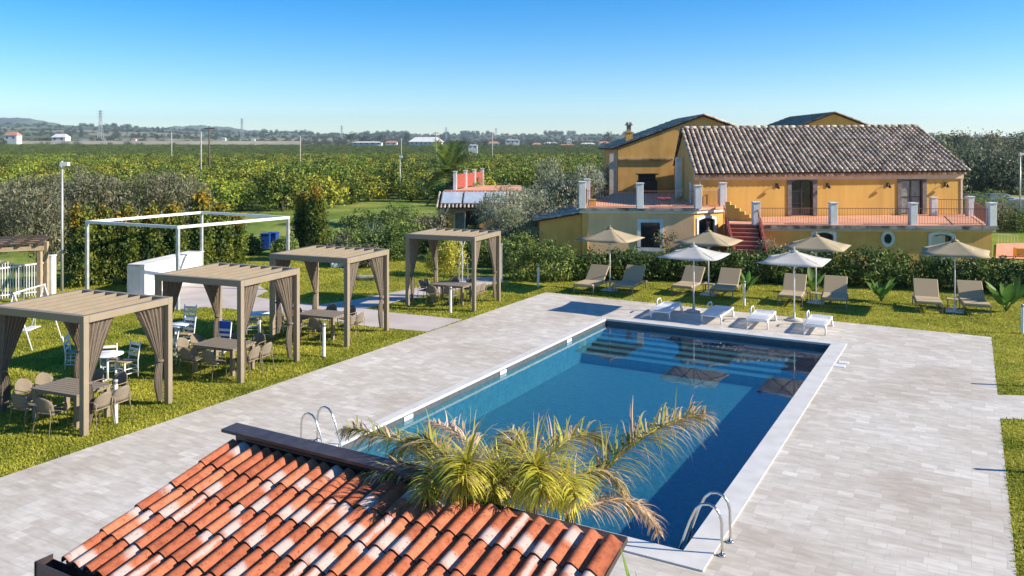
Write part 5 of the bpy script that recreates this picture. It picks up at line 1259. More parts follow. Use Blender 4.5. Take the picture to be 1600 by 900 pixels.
for i in range(9):
    t = i/8; A = wc[0].lerp(wc[1], t); Bq = wc[3].lerp(wc[2], t); b = B(); b.beam(A+Vector((0, -.2, zA+.19)), Bq+Vector((0, .2, zA+.19)), .10, .07); b.build('rafter', M_['dark_wood'], wp)
for i in range(5):
    t = i/4; A = wc[0].lerp(wc[3], t); Bq = wc[1].lerp(wc[2], t); b = B(); b.beam(A+Vector((0, 0, zA+.25)), Bq+Vector((0, 0, zA+.25)), .3, .03); b.build('roof_board', M_['dark_wood'], wp)
fn = thing('picket_fence', 'white vertical bar fence with sloping top rail under the timber pergola', 'fence', (0, 0, 0))
fa, fb_ = Vector((X(-40, 32.6), 32.6, 0)), Vector((X(70, 34.2), 34.2, 0)); b = B(); n = 26
for i in range(n+1):
    q = fa.lerp(fb_, i/n); b.beam((q.x, q.y, 0), (q.x, q.y, 1.35+.25*math.exp(-((i-9)/5)**2)), .03, .03)
b.build('bars', M_['white_paint'], fn); b = B(); b.beam(fa+Vector((0, 0, 1.2)), fb_+Vector((0, 0, 1.35)), .05, .06); b.beam(fa+Vector((0, 0, .15)), fb_+Vector((0, 0, .15)), .04, .04); b.build('rail', M_['white_paint'], fn)
b = B(); q = Vector((X(78, 34.4), 34.4, 0)); b.box((q.x, q.y, .8), (.34, .34, 1.6)); b.box((q.x, q.y, 1.62), (.38, .38, .05)); b.build('gate_pier', M_['white_wall'], fn)
sw = thing('garden_swing', 'thin white metal swing frame half hidden by the nearest pergola', 'swing', G(22, 548)); b = B()
for y in (0, 1.6):
    for s in (-1, 1): b.tube([(s*.55-1.0*0, y, 0), (0, y, 1.75)], .025, 6)
b.tube([(0, -.05, 1.75), (0, 1.65, 1.75)], .03, 6); b.build('frame', M_['white_paint'], sw); b = B(); b.box((0, .8, .5), (.3, .7, .03)); b.beam((0, .5, .5), (0, .5, 1.74), .01, .01); b.beam((0, 1.1, .5), (0, 1.1, 1.74), .01, .01); b.build('seat', M_['white_paint'], sw)
# ------------------------------------------------------------------ white taverna chairs and round tables
def make_white_chair(m='white_paint', seat='pale_wood'):
    t = thing('ladderback_chair', 'x', 'chair', (0, 0, 0), 0, 'white ladder-back chairs on the lawn'); w = .2
    for s in (-1, 1):
        b = B(); b.beam((s*w, .19, 0), (s*w, .19, .45), .035, .035); b.build('front_leg', M_[m], t)
        b = B(); b.tube([(s*w, -.2, 0), (s*w, -.19, .45), (s*w*1.04, -.27, .95)], [.018, .02, .017], 6); b.build('rear_leg', M_[m], t)
    b = B(); b.box((0, 0, .45), (.42, .42, .03)); b.build('seat', M_[seat], t, bevel=.008)
    b = B()
    for k in range(3): z = .58+.14*k; y = -.19-(z-.45)*.16; b.box((0, y, z), (.40, .02, .07))
    b.build('back_slats', M_[m], t); b = B()
    for z in (.15, .28): b.box((0, .19, z), (.38, .02, .02)); b.box((0, -.195, z+.03), (.38, .02, .02)); b.box((-w, 0, z), (.02, .36, .02)); b.box((w, 0, z), (.02, .36, .02))
    b.build('stretchers', M_[m], t); return t
wc0 = make_white_chair()
WC = [(172, 588, .3, 'white ladder-back chair behind the small table right of the nearest pergola curtain'), (198, 590, 2.6, 'white ladder-back chair turned away, right of the small table by the nearest pergola'), (118, 575, -1.4, 'white ladder-back chair half hidden behind the near post of the nearest pergola'),
      (264, 568, 1.9, 'white ladder-back chair left of the table under the second pergola'), (291, 523, 3.0, 'white ladder-back chair just behind the small round table by the yard'), (288, 545, 2.8, 'white ladder-back chair in front of the small round table by the yard'), 
      (397, 520, -1.5, 'white ladder-back chair behind the near post of the second pergola'), (437, 518, 1.5, 'white ladder-back chair between the second and third pergolas')]
for i, (px, py, a, lb) in enumerate(WC):
    o = wc0 if i == 0 else copy_tree(wc0); o.location = G(px, py); o.rotation_euler = (0, 0, a); o['label'] = lb
bc = copy_tree(wc0, G(344, 556), 2.9, 'white ladder-back chair with a blue towel over its back, under the second pergola')
tw = thing('beach_towel', 'bright blue towel hanging over the back of a white chair', 'towel', bc.location, 2.9); b = B()
for k, (y0, y1) in enumerate(((-.30, -.285), (-.255, -.24))): b.slab([(-.19, y0, .30 if k == 0 else .52), (.19, y0, .30 if k == 0 else .52), (.19, y0, .97), (-.19, y0, .97)], .012)
b.box((0, -.27, .972), (.38, .07, .012)); b.build('cloth', M_['blue_cloth'], tw, bevel=.004)
def make_round():
    t = thing('cafe_table', 'x', 'table', (0, 0, 0), 0, 'small round white tables on the lawn'); b = B(); b.lathe([(.01, .70), (.38, .70), (.40, .715), (.39, .735), (.01, .74)], n=24); b.build('table_top', M_['white_paint'], t)
    b = B(); b.lathe([(.03, .02), (.03, .70)], n=10); b.build('stem', M_['white_paint'], t); b = B()
    for k in range(3): a = k*2.094; b.beam((0, 0, .05), (.3*math.cos(a), .3*math.sin(a), .015), .04, .025)
    b.build('foot', M_['white_paint'], t); return t
rt0 = make_round()
for i, (px, py, lb) in enumerate([(168, 553, 'small white table beside the nearest pergola between two white chairs'), (274, 508, 'round white table by the paved yard seen through the second pergola'), (406, 490, 'round white table between the second and third pergolas')]):
    p = G(px, py, .72); p.z = 0; o = rt0 if i == 0 else copy_tree(rt0); o.location = p; o['label'] = lb
# ------------------------------------------------------------------ bins, small things on the back lawn
def wheelie(px, d, label, rz):
    t = thing('wheelie_bin', label, 'bin', (X(px, d), d, 0), rz, 'blue wheelie bins'); b = B(); a, c = .21, .27
    vs = [(-a, -a, .08), (a, -a, .08), (a, a, .08), (-a, a, .08), (-c, -c, .95), (c, -c, .95), (c, c, .95), (-c, c, .95)]
    b.add(vs, [(3, 2, 1, 0), (4, 5, 6, 7), (0, 1, 5, 4), (1, 2, 6, 5), (2, 3, 7, 6), (3, 0, 4, 7)]); b.build('body', M_['blue_plastic'], t, bevel=.02)
    b = B(); b.box((0, -.02, 1.0), (.6, .62, .07)); b.build('lid', M_['blue_plastic'], t, bevel=.02)
    for s in (-1, 1): b = B(); b.lathe([(.1, -.025), (.1, .025)], (0, 0, 0), 14); rot = Matrix.Rotation(R(90), 3, 'Y'); b.v = [tuple(rot @ Vector(v)+Vector((s*.26, .2, .1))) for v in b.v]; b.build('wheel', M_['dark_frame'], t)
wheelie(415.5, 49, 'left one of the two blue wheelie bins behind the steel frame', .1); wheelie(427, 49.4, 'right one of the two blue wheelie bins behind the steel frame', -.1)
bx = thing('stone_block', 'small whitewashed stone block on the back lawn behind the third pergola', 'stone', G(529, 417)); b = B(); b.box((0, 0, .25), (.8, .55, .5), rz=.3); b.build('block', M_['white_wall'], bx, bevel=.04)
lg = thing('driftwood_log', 'pale weathered log lying on the back lawn beyond the third pergola', 'log', G(571, 438)); b = B(); b.tube([(-.8, .1, .1), (-.2, 0, .13), (.4, .05, .14), (.9, -.15, .25)], [.09, .12, .11, .05], 9); b.tube([(.3, .05, .15), (.6, .2, .3)], [.06, .03], 7); b.build('log', M_['pole_wood'], lg)
gr = thing('covered_grill', 'dark covered grill on the yard behind the second pergola roof', 'grill', (X(352, 44), 44, 0)); b = B(); b.lathe([(.3, .55), (.42, .7), (.42, .85), (.3, 1.02), (.02, 1.08)], n=14); b.build('lid', M_['dark_metal'], gr); b = B()
for k in range(3): a = k*2.1; b.beam((.3*math.cos(a), .3*math.sin(a), 0), (.2*math.cos(a), .2*math.sin(a), .6), .03, .03)
b.build('legs', M_['dark_frame'], gr)
ep = thing('gate_post', 'pale blue-white post at the little paved corner right of the farthest pergola', 'post', G(782, 440)); b = B(); b.box((0, 0, .85), (.16, .16, 1.7)); b.box((0, 0, 1.72), (.2, .2, .04)); b.build('post', M_['white_wall'], ep)
# ------------------------------------------------------------------ pool ladders
def ladder(base, out, along, label):
    t = thing('pool_ladder', label, 'ladder', base); pr = [(0, 0), (0, .50), (.03, .62), (.10, .71), (.20, .745), (.31, .72), (.40, .63), (.50, .42), (.62, .08), (.68, -.12), (.70, -.3), (.70, -.9)]
    sm = []
    for i in range(len(pr)-1):
        for k in range(3): s = k/3; sm.append((pr[i][0]*(1-s)+pr[i+1][0]*s, pr[i][1]*(1-s)+pr[i+1][1]*s))
    sm.append(pr[-1])
    for k in (0, .48):
        b = B(); b.tube([out*a+along*k+Vector((0, 0, z)) for a, z in sm], .021, 10); b.build('rail', M_['steel'], t)
        b = B(); b.lathe([(.06, .009), (.055, .03), (.03, .04)], along*k, 14); b.build('floor_collar', M_['steel'], t)
    for z in (-.34, -.60, -.86): b = B(); m3 = Matrix((along, out, Vector((0, 0, 1)))).transposed(); b.box(out*.70+along*.24+Vector((0, 0, z)), (.46, .08, .03), ax=m3); b.build('tread', M_['steel'], t)
    return t
ladder(G(1128, 869), -U, V, 'stainless steel pool ladder at the near right corner of the pool')
ladder(c_nl+V*.35-U*.60+Vector((0, 0, .0)), U, V, 'stainless steel pool ladder behind the dark ridge of the tiled roof')
# drain covers and skimmer lid
dc_ = thing('skimmer_lid', 'pair of pale plastic skimmer lids set into the paving right of the pool', 'lid', G(1318, 567)); b = B(); b.box((0, 0, .015), (.26, .26, .014), rz=POOL_ANG); b.box((U*-.05-V*.45)+Vector((0, 0, .0155)), (.3, .26, .015), rz=POOL_ANG); b.build('lids', M_['white_plastic'], dc_)
# ------------------------------------------------------------------ tiled hut roof in the foreground
TERR = bpy.data.materials.new('terracotta_tiles'); TERR.use_nodes = True
def terr():
    N, Lk = nodes_of(TERR); p = N['Principled BSDF']; tc = N.new('ShaderNodeTexCoord'); g = N.new('ShaderNodeNewGeometry')
    at = N.new('ShaderNodeAttribute'); at.attribute_name = 'tile'; at.attribute_type = 'GEOMETRY'
    sp = N.new('ShaderNodeSeparateXYZ'); Lk.new(at.outputs['Vector'], sp.inputs[0])
    base = ramp(N, [(0, (.36, .105, .05)), (.5, (.47, .145, .07)), (1, (.56, .20, .10))]); Lk.new(sp.outputs[0], base.inputs[0])
    nz = N.new('ShaderNodeTexNoise'); nz.inputs['Scale'].default_value = 14; nz.inputs['Detail'].default_value = 8; nz.inputs['Roughness'].default_value = .7; Lk.new(tc.outputs['Object'], nz.inputs['Vector'])
    rn = ramp(N, [(.32, (.62, .55, .50)), (.5, (.98, .96, .95)), (.68, (1.15, 1.15, 1.12))]); Lk.new(nz.outputs[0], rn.inputs[0])
    mx = N.new('ShaderNodeMix'); mx.data_type = 'RGBA'; mx.blend_type = 'MULTIPLY'; mx.inputs[0].default_value = 1; Lk.new(base.outputs[0], mx.inputs[6]); Lk.new(rn.outputs[0], mx.inputs[7])
    # worn glaze patch: fades along each tile (tile.y = patch weight) broken by noise
    n2 = N.new('ShaderNodeTexNoise'); n2.inputs['Scale'].default_value = 6; n2.inputs['Detail'].default_value = 5; Lk.new(tc.outputs['Object'], n2.inputs['Vector'])
    ad = N.new('ShaderNodeMath'); ad.operation = 'ADD'; Lk.new(sp.outputs[1], ad.inputs[0]); Lk.new(n2.outputs[0], ad.inputs[1])
    rr_ = N.new('ShaderNodeMapRange'); rr_.interpolation_type = 'SMOOTHSTEP'; rr_.inputs[1].default_value = .85; rr_.inputs[2].default_value = 1.3; rr_.inputs[4].default_value = .88; Lk.new(ad.outputs[0], rr_.inputs[0])
    m2 = N.new('ShaderNodeMix'); m2.data_type = 'RGBA'; m2.inputs[7].default_value = (.56, .43, .38, 1); Lk.new(rr_.outputs[0], m2.inputs[0]); Lk.new(mx.outputs[2], m2.inputs[6])
    # small grime specks
    vo = N.new('ShaderNodeTexNoise'); vo.inputs['Scale'].default_value = 45; vo.inputs['Detail'].default_value = 3; Lk.new(tc.outputs['Object'], vo.inputs['Vector'])
    rs = ramp(N, [(.30, (.45, .38, .34)), (.38, (1, 1, 1))]); Lk.new(vo.outputs[0], rs.inputs[0])
    m3 = N.new('ShaderNodeMix'); m3.data_type = 'RGBA'; m3.blend_type = 'MULTIPLY'; m3.inputs[0].default_value = 1; Lk.new(m2.outputs[2], m3.inputs[6]); Lk.new(rs.outputs[0], m3.inputs[7])
    m4 = N.new('ShaderNodeMix'); m4.data_type = 'RGBA'; m4.inputs[7].default_value = (.05, .03, .022, 1); Lk.new(sp.outputs[2], m4.inputs[0]); Lk.new(m3.outputs[2], m4.inputs[6])  # joint shadow under each tile's lower edge, painted near-black on edge and underside
    Lk.new(m4.outputs[2], p.inputs['Base Color']); p.inputs['Roughness'].default_value = .82; p.inputs['Specular IOR Level'].default_value = .2
    bp = N.new('ShaderNodeBump'); bp.inputs['Strength'].default_value = .25; bp.inputs['Distance'].default_value = .004; Lk.new(nz.outputs[0], bp.inputs['Height']); Lk.new(bp.outputs[0], p.inputs['Normal'])
terr()
hut = thing('pool_hut', 'low hut by the pool with a terracotta tiled roof and dark metal ridge cap', 'hut', (0, 0, 0))
rS = Vector((X(372, 9.08), 9.08, 2.95)); rE = rS+U*4.62
SL = .24; dn = Vector((-V.x, -V.y, -SL)); dn_len = dn.length
RL = 4.6                                        # slope length in plan
def hut_roof():
    nrm = U.cross(-dn).normalized(); 
    if nrm.z < 0: nrm = -nrm
    ddir = dn.normalized(); b = B(); tdat = []; rd = random.Random(21)
    ncol = 28; w = 4.62/ncol; L = .45; ex = .385; rows = 5
    prof = []
    for k in range(13):
        s = k/12; prof.append((s-.5, float(np.interp(s, [0, .06, .16, .28, .40, .52, .64, .78, .9, 1], [.0, .020, .048, .060, .062, .055, .040, .020, .008, .004]))))
    # rows run along the whole slope; the eave cuts obliquely behind the gutter line
    for i in range(ncol):
        o0 = rS+U*(w*(i+.5)); nr = rows
        for j in range(nr):
            if j < 0: continue
            c0 = .10+ex*j; jx = rd.uniform(-.006, .006); tw = rd.uniform(-.014, .014); c0 += rd.uniform(-.008, .008); r1 = rd.random(); patch = rd.random()
            mode = 0 if patch < .42 else (1 if patch < .70 else (2 if patch < .86 else 3)); vs = []; td = []
            NS = 7
            for q in range(NS):
                t = q/(NS-1); lift = .003+.017*t; wd = w*(.985+.03*t)
                for (x, h_) in prof:
                    p = o0+ddir*(c0+L*t)+U*(x*wd+jx+tw*(t-.5))+nrm*(h_+lift); vs.append(p)
                    pt = {0: .12, 1: max(0, 1-abs(t-.80)/.42)*1.05, 2: max(0, 1-abs(t-.2)/.5)*.95, 3: .72*max(0, 1-abs(x-.08)/.3)+.15}[mode]
                    td.append((r1, pt, 0))
            K = len(prof); th = .018
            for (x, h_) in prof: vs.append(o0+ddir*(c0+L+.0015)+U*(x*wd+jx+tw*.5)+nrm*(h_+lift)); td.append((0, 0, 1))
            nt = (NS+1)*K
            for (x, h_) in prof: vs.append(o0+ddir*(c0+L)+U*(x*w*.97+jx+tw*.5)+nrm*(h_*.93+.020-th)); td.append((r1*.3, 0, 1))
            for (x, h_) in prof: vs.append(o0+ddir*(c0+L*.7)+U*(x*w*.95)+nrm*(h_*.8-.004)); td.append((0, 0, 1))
            fs = [(q*K+k, q*K+k+1, (q+1)*K+k+1, (q+1)*K+k) for q in range(NS-1) for k in range(K-1)]
            fs += [(NS*K+k, NS*K+k+1, nt+k+1, nt+k) for k in range(K-1)]+[(nt+k, nt+k+1, nt+K+k+1, nt+K+k) for k in range(K-1)]
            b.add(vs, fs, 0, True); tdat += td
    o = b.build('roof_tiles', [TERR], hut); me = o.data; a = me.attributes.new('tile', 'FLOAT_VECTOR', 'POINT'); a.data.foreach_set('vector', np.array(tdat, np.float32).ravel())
    # underlay
    b = B(); lo = nrm*-.012
    e2 = rS+ddir*(rows*ex+.12); e3 = rE+ddir*(rows*ex+.12)
    b.slab([rS+lo, e2+lo, e3+lo, rE+lo], .05)
    b.build('roof_deck', M_['dark_metal'], hut)
    # ridge cap: folded dark metal along the top
    b = B(); q0 = rS-U*.12; q1 = rE-U*1.75
    back = V; 
    for (a, c) in (((nrm*.125+back*-.10), (nrm*.135+back*.115)), ):
        b.slab([q0+a, q1+a, q1+c, q0+c], .012)
    b.slab([q0+nrm*.135+back*.117, q1+nrm*.135+back*.117, q1+nrm*.135+back*.117+Vector((0, 0, -.22)), q0+nrm*.135+back*.117+Vector((0, 0, -.22))], .012)
    b.slab([q0+nrm*.122+back*-.102+Vector((0, 0, -.03)), q1+nrm*.122+back*-.102+Vector((0, 0, -.03)), q1+nrm*.125+back*-.102, q0+nrm*.125+back*-.102], .008)
    b.build('ridge_cap', M_['dark_metal'], hut)
    # gutter at the lower left
    b = B(); g0 = e2+ddir*.02-U*.16+Vector((0, 0, -.0)); g1 = g0+U*4.9; dp = -V
    for (a, c, h0, h1) in ((0, .008, -.13, -.02), (.16, .168, -.13, .03)):
        b.slab([g0+dp*a+Vector((0, 0, h0)), g1+dp*a+Vector((0, 0, h0)), g1+dp*a+Vector((0, 0, h1)), g0+dp*a+Vector((0, 0, h1))], .008)
    b.slab([g0+Vector((0, 0, -.13)), g1+Vector((0, 0, -.13)), g1+dp*.168+Vector((0, 0, -.13)), g0+dp*.168+Vector((0, 0, -.13))], .008)
    b.slab([g0+Vector((0, 0, -.13)), g0+dp*.168+Vector((0, 0, -.13)), g0+dp*.168+Vector((0, 0, .03)), g0+Vector((0, 0, .03))], .008)
    b.build('gutter', M_['dark_metal'], hut)
    # hut walls and posts below
    b = B(); A = rS+U*.25-V*.25; Bq = rE-U*.25-V*.25; Cq = Bq-V*1.5; D = A-V*1.5
    b.prism([(p.x, p.y) for p in (A, Bq, Cq, D)], 0, 2.3); b.build('wall', M_['white_wall'], hut)
hut_roof()
# ------------------------------------------------------------------ the palm between hut and pool
pm = thing('feathery_palm', 'yellowing feathery palm growing between the tiled hut roof and the pool', 'palm tree', (X(800, 8.25), 8.25, 0))
def frond(ctrl, width, kind, seed, dens=1.0, start=.12):
    """ctrl: absolute points of the midrib; plumose strips all round, drooping"""
    rd = random.Random(seed); P_ = [Vector(p)-pm.location for p in ctrl]; 
    def bz(t):                                   # Catmull-Rom through control points
        n = len(P_)-1; s = min(n-1e-6, t*n); i = int(s); f_ = s-i
        p0 = P_[max(0, i-1)]; p1 = P_[i]; p2 = P_[i+1]; p3 = P_[min(n, i+2)]
        return .5*((2*p1)+(p2-p0)*f_+(2*p0-5*p1+4*p2-p3)*f_*f_+(3*p1-p0-3*p2+p3)*f_**3)
    L = sum((P_[i+1]-P_[i]).length for i in range(len(P_)-1)); r = B(); pts = [bz(i/16) for i in range(17)]; r.tube(pts, [.016*(1-i/17)+.003 for i in range(17)], 6)
    rib = r.build('frond', M_['l_palm'] if kind != 'dry' else M_['l_palm_dry'], pm)
    bs = {'g': B(), 'd': B()}; n = int(L*190*dens)
    for k in range(n):
        t = start+(1-start)*(k+rd.random())/n; p = bz(t); tg = (bz(min(1, t+.02))-bz(max(0, t-.02))).normalized()
        sd = tg.cross(Vector((0, 0, 1))).normalized(); up = sd.cross(tg); a = (rd.uniform(0, 6.283) if rd.random() < .35 else rd.choice((-.5, math.pi+.5))+rd.gauss(0, .7)) if kind == 'g' else rd.choice((0, math.pi))+rd.gauss(0, .6)
        out = (sd*math.cos(a)+up*(math.sin(a)+.25)).normalized(); d = (out*(1. if kind == 'g' else .8)+tg*rd.uniform(.35, .9)).normalized()
        ll = width*(.35+.65*math.sin(math.pi*min(1, .18+.8*t)))*rd.uniform(.7, 1.1); w_ = rd.uniform(.006, .0125); m_ = 6; q = p.copy(); vs = []
        dr = rd.uniform(1.0, 1.9)*(.9 if kind == 'g' else 1.)
        for j in range(m_+1):
            f_ = j/m_; s_ = d.cross(Vector((.2, .1, 1))).normalized(); ww = w_*(1-f_**1.5)+.0012; vs += [q-s_*ww, q+s_*ww]; d = (d+Vector((rd.uniform(-.06, .06), rd.uniform(-.06, .06), -dr/m_*(.4+1.2*f_)))).normalized(); q = q+d*ll/m_
        dry = kind == 'dry' or rd.random() < {'g': .10, 'mix': .42, 'tip': .15+.6*t}.get(kind, .2)
        bs['d' if dry else 'g'].add(vs, [(2*j, 2*j+1, 2*j+3, 2*j+2) for j in range(m_)], 0, True)
    if bs['g'].v: bs['g'].build('leaflets', M_['l_palm_dk'] if kind in ('tip', 'mix') else M_['l_palm'], rib)
    if bs['d'].v: bs['d'].build('dry_leaflets', M_['l_palm_dry'], rib)
def W(px, py, d): return Vector((X(px, d), d, Z(py, d)))
K0 = W(790, 800, 8.25)
frond([W(900, 800, 8.2), W(945, 735, 8.5), W(1010, 680, 8.8), W(1065, 655, 9.0), W(1100, 648, 9.1)], .52, 'tip', 1)
frond([W(880, 800, 8.1), W(930, 788, 8.2), W(975, 780, 8.3), W(1012, 800, 8.4), W(1028, 832, 8.5)], .33, 'dry', 2, .8)
frond([W(830, 790, 8.2), W(850, 730, 8.5), W(885, 688, 8.8), W(925, 680, 9.0), W(950, 700, 9.1)], .46, 'mix', 3)
frond([W(780, 790, 8.2), W(760, 735, 8.5), W(730, 690, 8.9), W(700, 668, 9.2), W(672, 660, 9.4)], .33, 'dry', 4, .8)
frond([W(740, 790, 8.2), W(700, 740, 8.3), W(650, 700, 8.5), W(590, 678, 8.7), W(540, 668, 8.8)], .40, 'tip', 5)
frond([W(740, 790, 8.1), W(700, 720, 8.1), W(672, 690, 8.2), W(640, 690, 8.3), W(612, 715, 8.4)], .42, 'mix', 6)
frond([W(745, 800, 8.1), W(738, 745, 7.95), W(732, 722, 7.8), W(728, 722, 7.6), W(722, 752, 7.3)], .56, 'g', 7, 1.9, .3)
frond([W(725, 800, 8.1), W(705, 765, 7.95), W(692, 748, 7.8), W(682, 748, 7.65), W(668, 772, 7.4)], .46, 'g', 8, 1.6, .25)
frond([W(830, 800, 8.1), W(832, 750, 7.95), W(834, 728, 7.8), W(838, 728, 7.6), W(848, 762, 7.3)], .56, 'g', 9, 1.9, .3)
frond([W(850, 800, 8.1), W(866, 765, 7.95), W(876, 748, 7.8), W(886, 748, 7.65), W(900, 778, 7.4)], .46, 'g', 10, 1.5, .25)
frond([W(790, 800, 8.2), W(786, 748, 8.1), W(784, 728, 8.0), W(782, 732, 7.85), W(780, 765, 7.6)], .42, 'mix', 11, 1.2)
frond([W(860, 800, 8.2), W(900, 750, 8.3), W(940, 735, 8.4), W(970, 760, 8.4), W(985, 800, 8.4)], .30, 'mix', 12, .7)
frond([W(740, 800, 8.1), W(690, 760, 8.0), W(640, 735, 8.0), W(600, 735, 8.0), W(570, 752, 8.0)], .34, 'mix', 13, .7)
frond([W(800, 790, 8.2), W(812, 730, 8.5), W(818, 690, 8.9), W(800, 675, 9.2), W(780, 680, 9.4)], .26, 'mix', 14, .8)
frond([W(790, 800, 8.1), W(782, 765, 7.9), W(778, 750, 7.75), W(774, 752, 7.55), W(770, 772, 7.4)], .46, 'g', 15, 1.5, .25)
frond([W(800, 800, 8.2), W(806, 740, 8.2), W(806, 700, 8.3), W(796, 690, 8.4), W(776, 702, 8.5)], .36, 'mix', 16, 1.0)
b = B(); 
for k, (ox, oy, px) in enumerate(((-.35, 0, 0), (.2, .1, 0), (.6, .02, 0))): b.tube([(ox*.6, oy, -.1), (ox*.9, oy, 1.3), (ox, oy, 2.55)], [.09, .07, .06], 10)
b.build('trunk', M_['trunk'], pm)
# a leaf blade poking up at the bottom edge
lf = thing('agave_leaf_plant', 'pointed green agave leaf tips poking up at the bottom edge near the pool corner', 'plant', (X(995, 6.2), 6.2, 2.0)); lf.location.z = 0
b = B(); bz_ = Z(960, 6.2); blade(b, (.02, 0, bz_), (-.28, .1, 1), .52, .075, .0, 6); blade(b, (.06, 0, bz_-.1), (-.15, .1, 1), .42, .05, .1, 6); blade(b, (.1, 0, bz_-.2), (.3, .2, 1), .4, .06, .3, 6); b.build('leaves', M_['l_banana'], lf)
b = B(); b.tube([(.05, 0, 0), (.05, 0, bz_)], [.08, .05], 8); b.build('stem', M_['trunk'], lf)

# ------------------------------------------------------------------ far things
def pole(px, d, y0, y1, label, name='utility_pole', arms=1, m='pole_wood', r=.13, cat='pole', zb=None):
    zb = Z(y1, d) if zb is None else zb; zt = Z(y0, d); t = thing(name, label, cat, (X(px, d), d, zb)); h_ = zt-zb; b = B(); b.tube([(0, 0, -.5), (0, 0, h_)], [r, r*.7], 8); b.build('mast', M_[m], t)
    for k in range(arms): b = B(); b.box((0, 0, h_-.35-k*h_*.12), (h_*.16, r, r)); b.build('cross_arm', M_[m], t)
pole(327, 118, 197, 250, 'dark wooden utility pole, right one of the close pair over the orchard', zb=0, r=.15, m='trunk')
pole(314, 118, 206, 250, 'pale utility pole, left one of the close pair over the orchard', zb=0, arms=0, r=.15)
pole(268, 260, 206, 240, 'short pale pole beyond the orchard left of the pole pair', zb=0, arms=0, r=.25)
pole(469, 150, 213, 250, 'thin utility pole over the middle of the orchard', zb=0, arms=0, r=.13)
pole(681, 240, 206, 245, 'utility pole with cross arm before the white warehouse', zb=0, r=.2)
pole(627, 240, 216, 245, 'thin pole left of the white warehouse', zb=0, arms=0, r=.16)
pole(769, 260, 206, 240, 'utility pole right of the white warehouse', zb=0, r=.2)
def pylon(px, d, y0, label):
    zt = Z(y0, d); zb = hz(X(px, d), d)-2; h_ = zt-zb; w = h_*.07; t = thing('power_pylon', label, 'pylon', (X(px, d), d, zb)); b = B()
    for sx in (-1, 1):
        for sy in (-1, 1): b.beam((sx*w, sy*w, 0), (sx*w*.2, sy*w*.2, h_), .5, .5)
    for k in range(7):
        z0, z1 = h_*k/7, h_*(k+1)/7; a0, a1 = w*(1-.8*k/7), w*(1-.8*(k+1)/7); b.beam((-a0, 0, z0), (a1, 0, z1), .3, .3); b.beam((a0, 0, z0), (-a1, 0, z1), .3, .3)
    b.build('lattice_mast', M_['galv'], t)
    for z in (.78, .88, .96): b = B(); b.beam((-h_*.10, 0, h_*z), (h_*.10, 0, h_*z), .5, .5); b.build('cross_arm', M_['galv'], t)
pylon(157, 1150, 172, 'tall pale power pylon on the horizon above the olive trees')
pylon(378, 1500, 185, 'faint power pylon right of the pair of poles'); pylon(534, 1500, 196, 'faint power pylon left of the dark far wood'); pylon(697, 1600, 199, 'faint power pylon right of the white warehouse on the horizon'); pylon(775, 1600, 200, 'faint power pylon above the town'); pylon(890, 1500, 205, 'faint power pylon above the right part of the town')
FT = mat('far_red_roof', (.42, .20, .13), (.50, .27, .18), rough=.9, scale=.4); FW = mat('far_white_wall', (.72, .70, .66), (.60, .58, .54), rough=.9, scale=.2); FD = mat('far_dark_opening', (.08, .08, .09))
def far_house(px0, px1, y0, y1, d, label, roofh=.35, wm=None, rm=None, dep=.7, name='distant_house'):
    x0, x1 = X(px0, d), X(px1, d); zb = min(Z(y1, d), hz((x0+x1)/2, d))-1 if d > 700 else 0; zt = Z(y0-3, d); w = x1-x0; t = thing(name, label, 'building', ((x0+x1)/2, d, zb)); h_ = zt-zb; rh = (Z(y0, d)-Z(y1, d))*roofh; ww = h_-rh
    b = B(); b.box((0, w*dep/2, ww/2), (w, w*dep, ww)); b.build('wall', wm or FW, t)
    b = B(); e = w*.04; b.add([(-w/2-e, -e, ww), (w/2+e, -e, ww), (w/2+e, w*dep+e, ww), (-w/2-e, w*dep+e, ww), (-w*.35, w*dep/2, h_), (w*.35, w*dep/2, h_)], [(0, 1, 5, 4), (1, 2, 5), (2, 3, 4, 5), (3, 0, 4), (3, 2, 1, 0)]); b.build('roof', rm or FT, t)
    vis = Z(y0, d)-Z(y1, d); n = max(2, int(w/4.5)); 
    for i in range(n): b = B(); b.box((-w/2+w*(i+.5)/n, -.03, ww-vis*.25), (w/n*.3, .1, vis*.22)); b.build('window', FD, t)
far_house(6, 26, 209, 223, 700, 'white villa with red hipped roof at the far left horizon', .4)
far_house(80, 102, 212, 223, 760, 'low cream farm buildings right of the far left villa', .5, rm=FW)
far_house(205, 212, 219, 223, 760, 'tiny reddish shed on the far road', .4)
far_house(345, 352, 218, 224, 800, 'small white cube house beyond the pole pair', .15, rm=FW)
far_house(392, 398, 220, 224, 820, 'tiny white house right of the small cube house', .2, rm=FW)
far_house(550, 596, 224, 231, 640, 'long low cream building left of the white warehouse', .25, rm=FW, dep=.3)
far_house(640, 690, 217, 227, 900, 'large white warehouse roofs beyond the orchard', .75, rm=FW, dep=.5)
far_house(602, 620, 223, 230, 700, 'low cream shed beside the white warehouse', .4)
far_house(732, 746, 229, 239, 420, 'grey and white box building right of the warehouse', .1, rm=FW)
far_house(790, 812, 221, 231, 800, 'beige block building in the middle of the town', .1, rm=FW)
far_house(762, 780, 224, 232, 760, 'cream house at the left side of the town', .4)
far_house(832, 846, 226, 233, 760, 'small white house in the town with red roof', .4)
far_house(886, 893, 220, 230, 800, 'slim white tower house in the town', .1, rm=FW)
far_house(874, 900, 228, 234, 700, 'orange roofed house on the edge of the town', .5)
far_house(908, 930, 226, 233, 780, 'pale terrace of houses left of the chimney', .3, rm=FW)
far_house(850, 872, 225, 232, 900, 'grey row houses in the town centre', .3, rm=FW)
far_house(936, 952, 224, 233, 800, 'pale house at the right end of the town', .3)
b = B(); # pale country road wall beyond the orchard
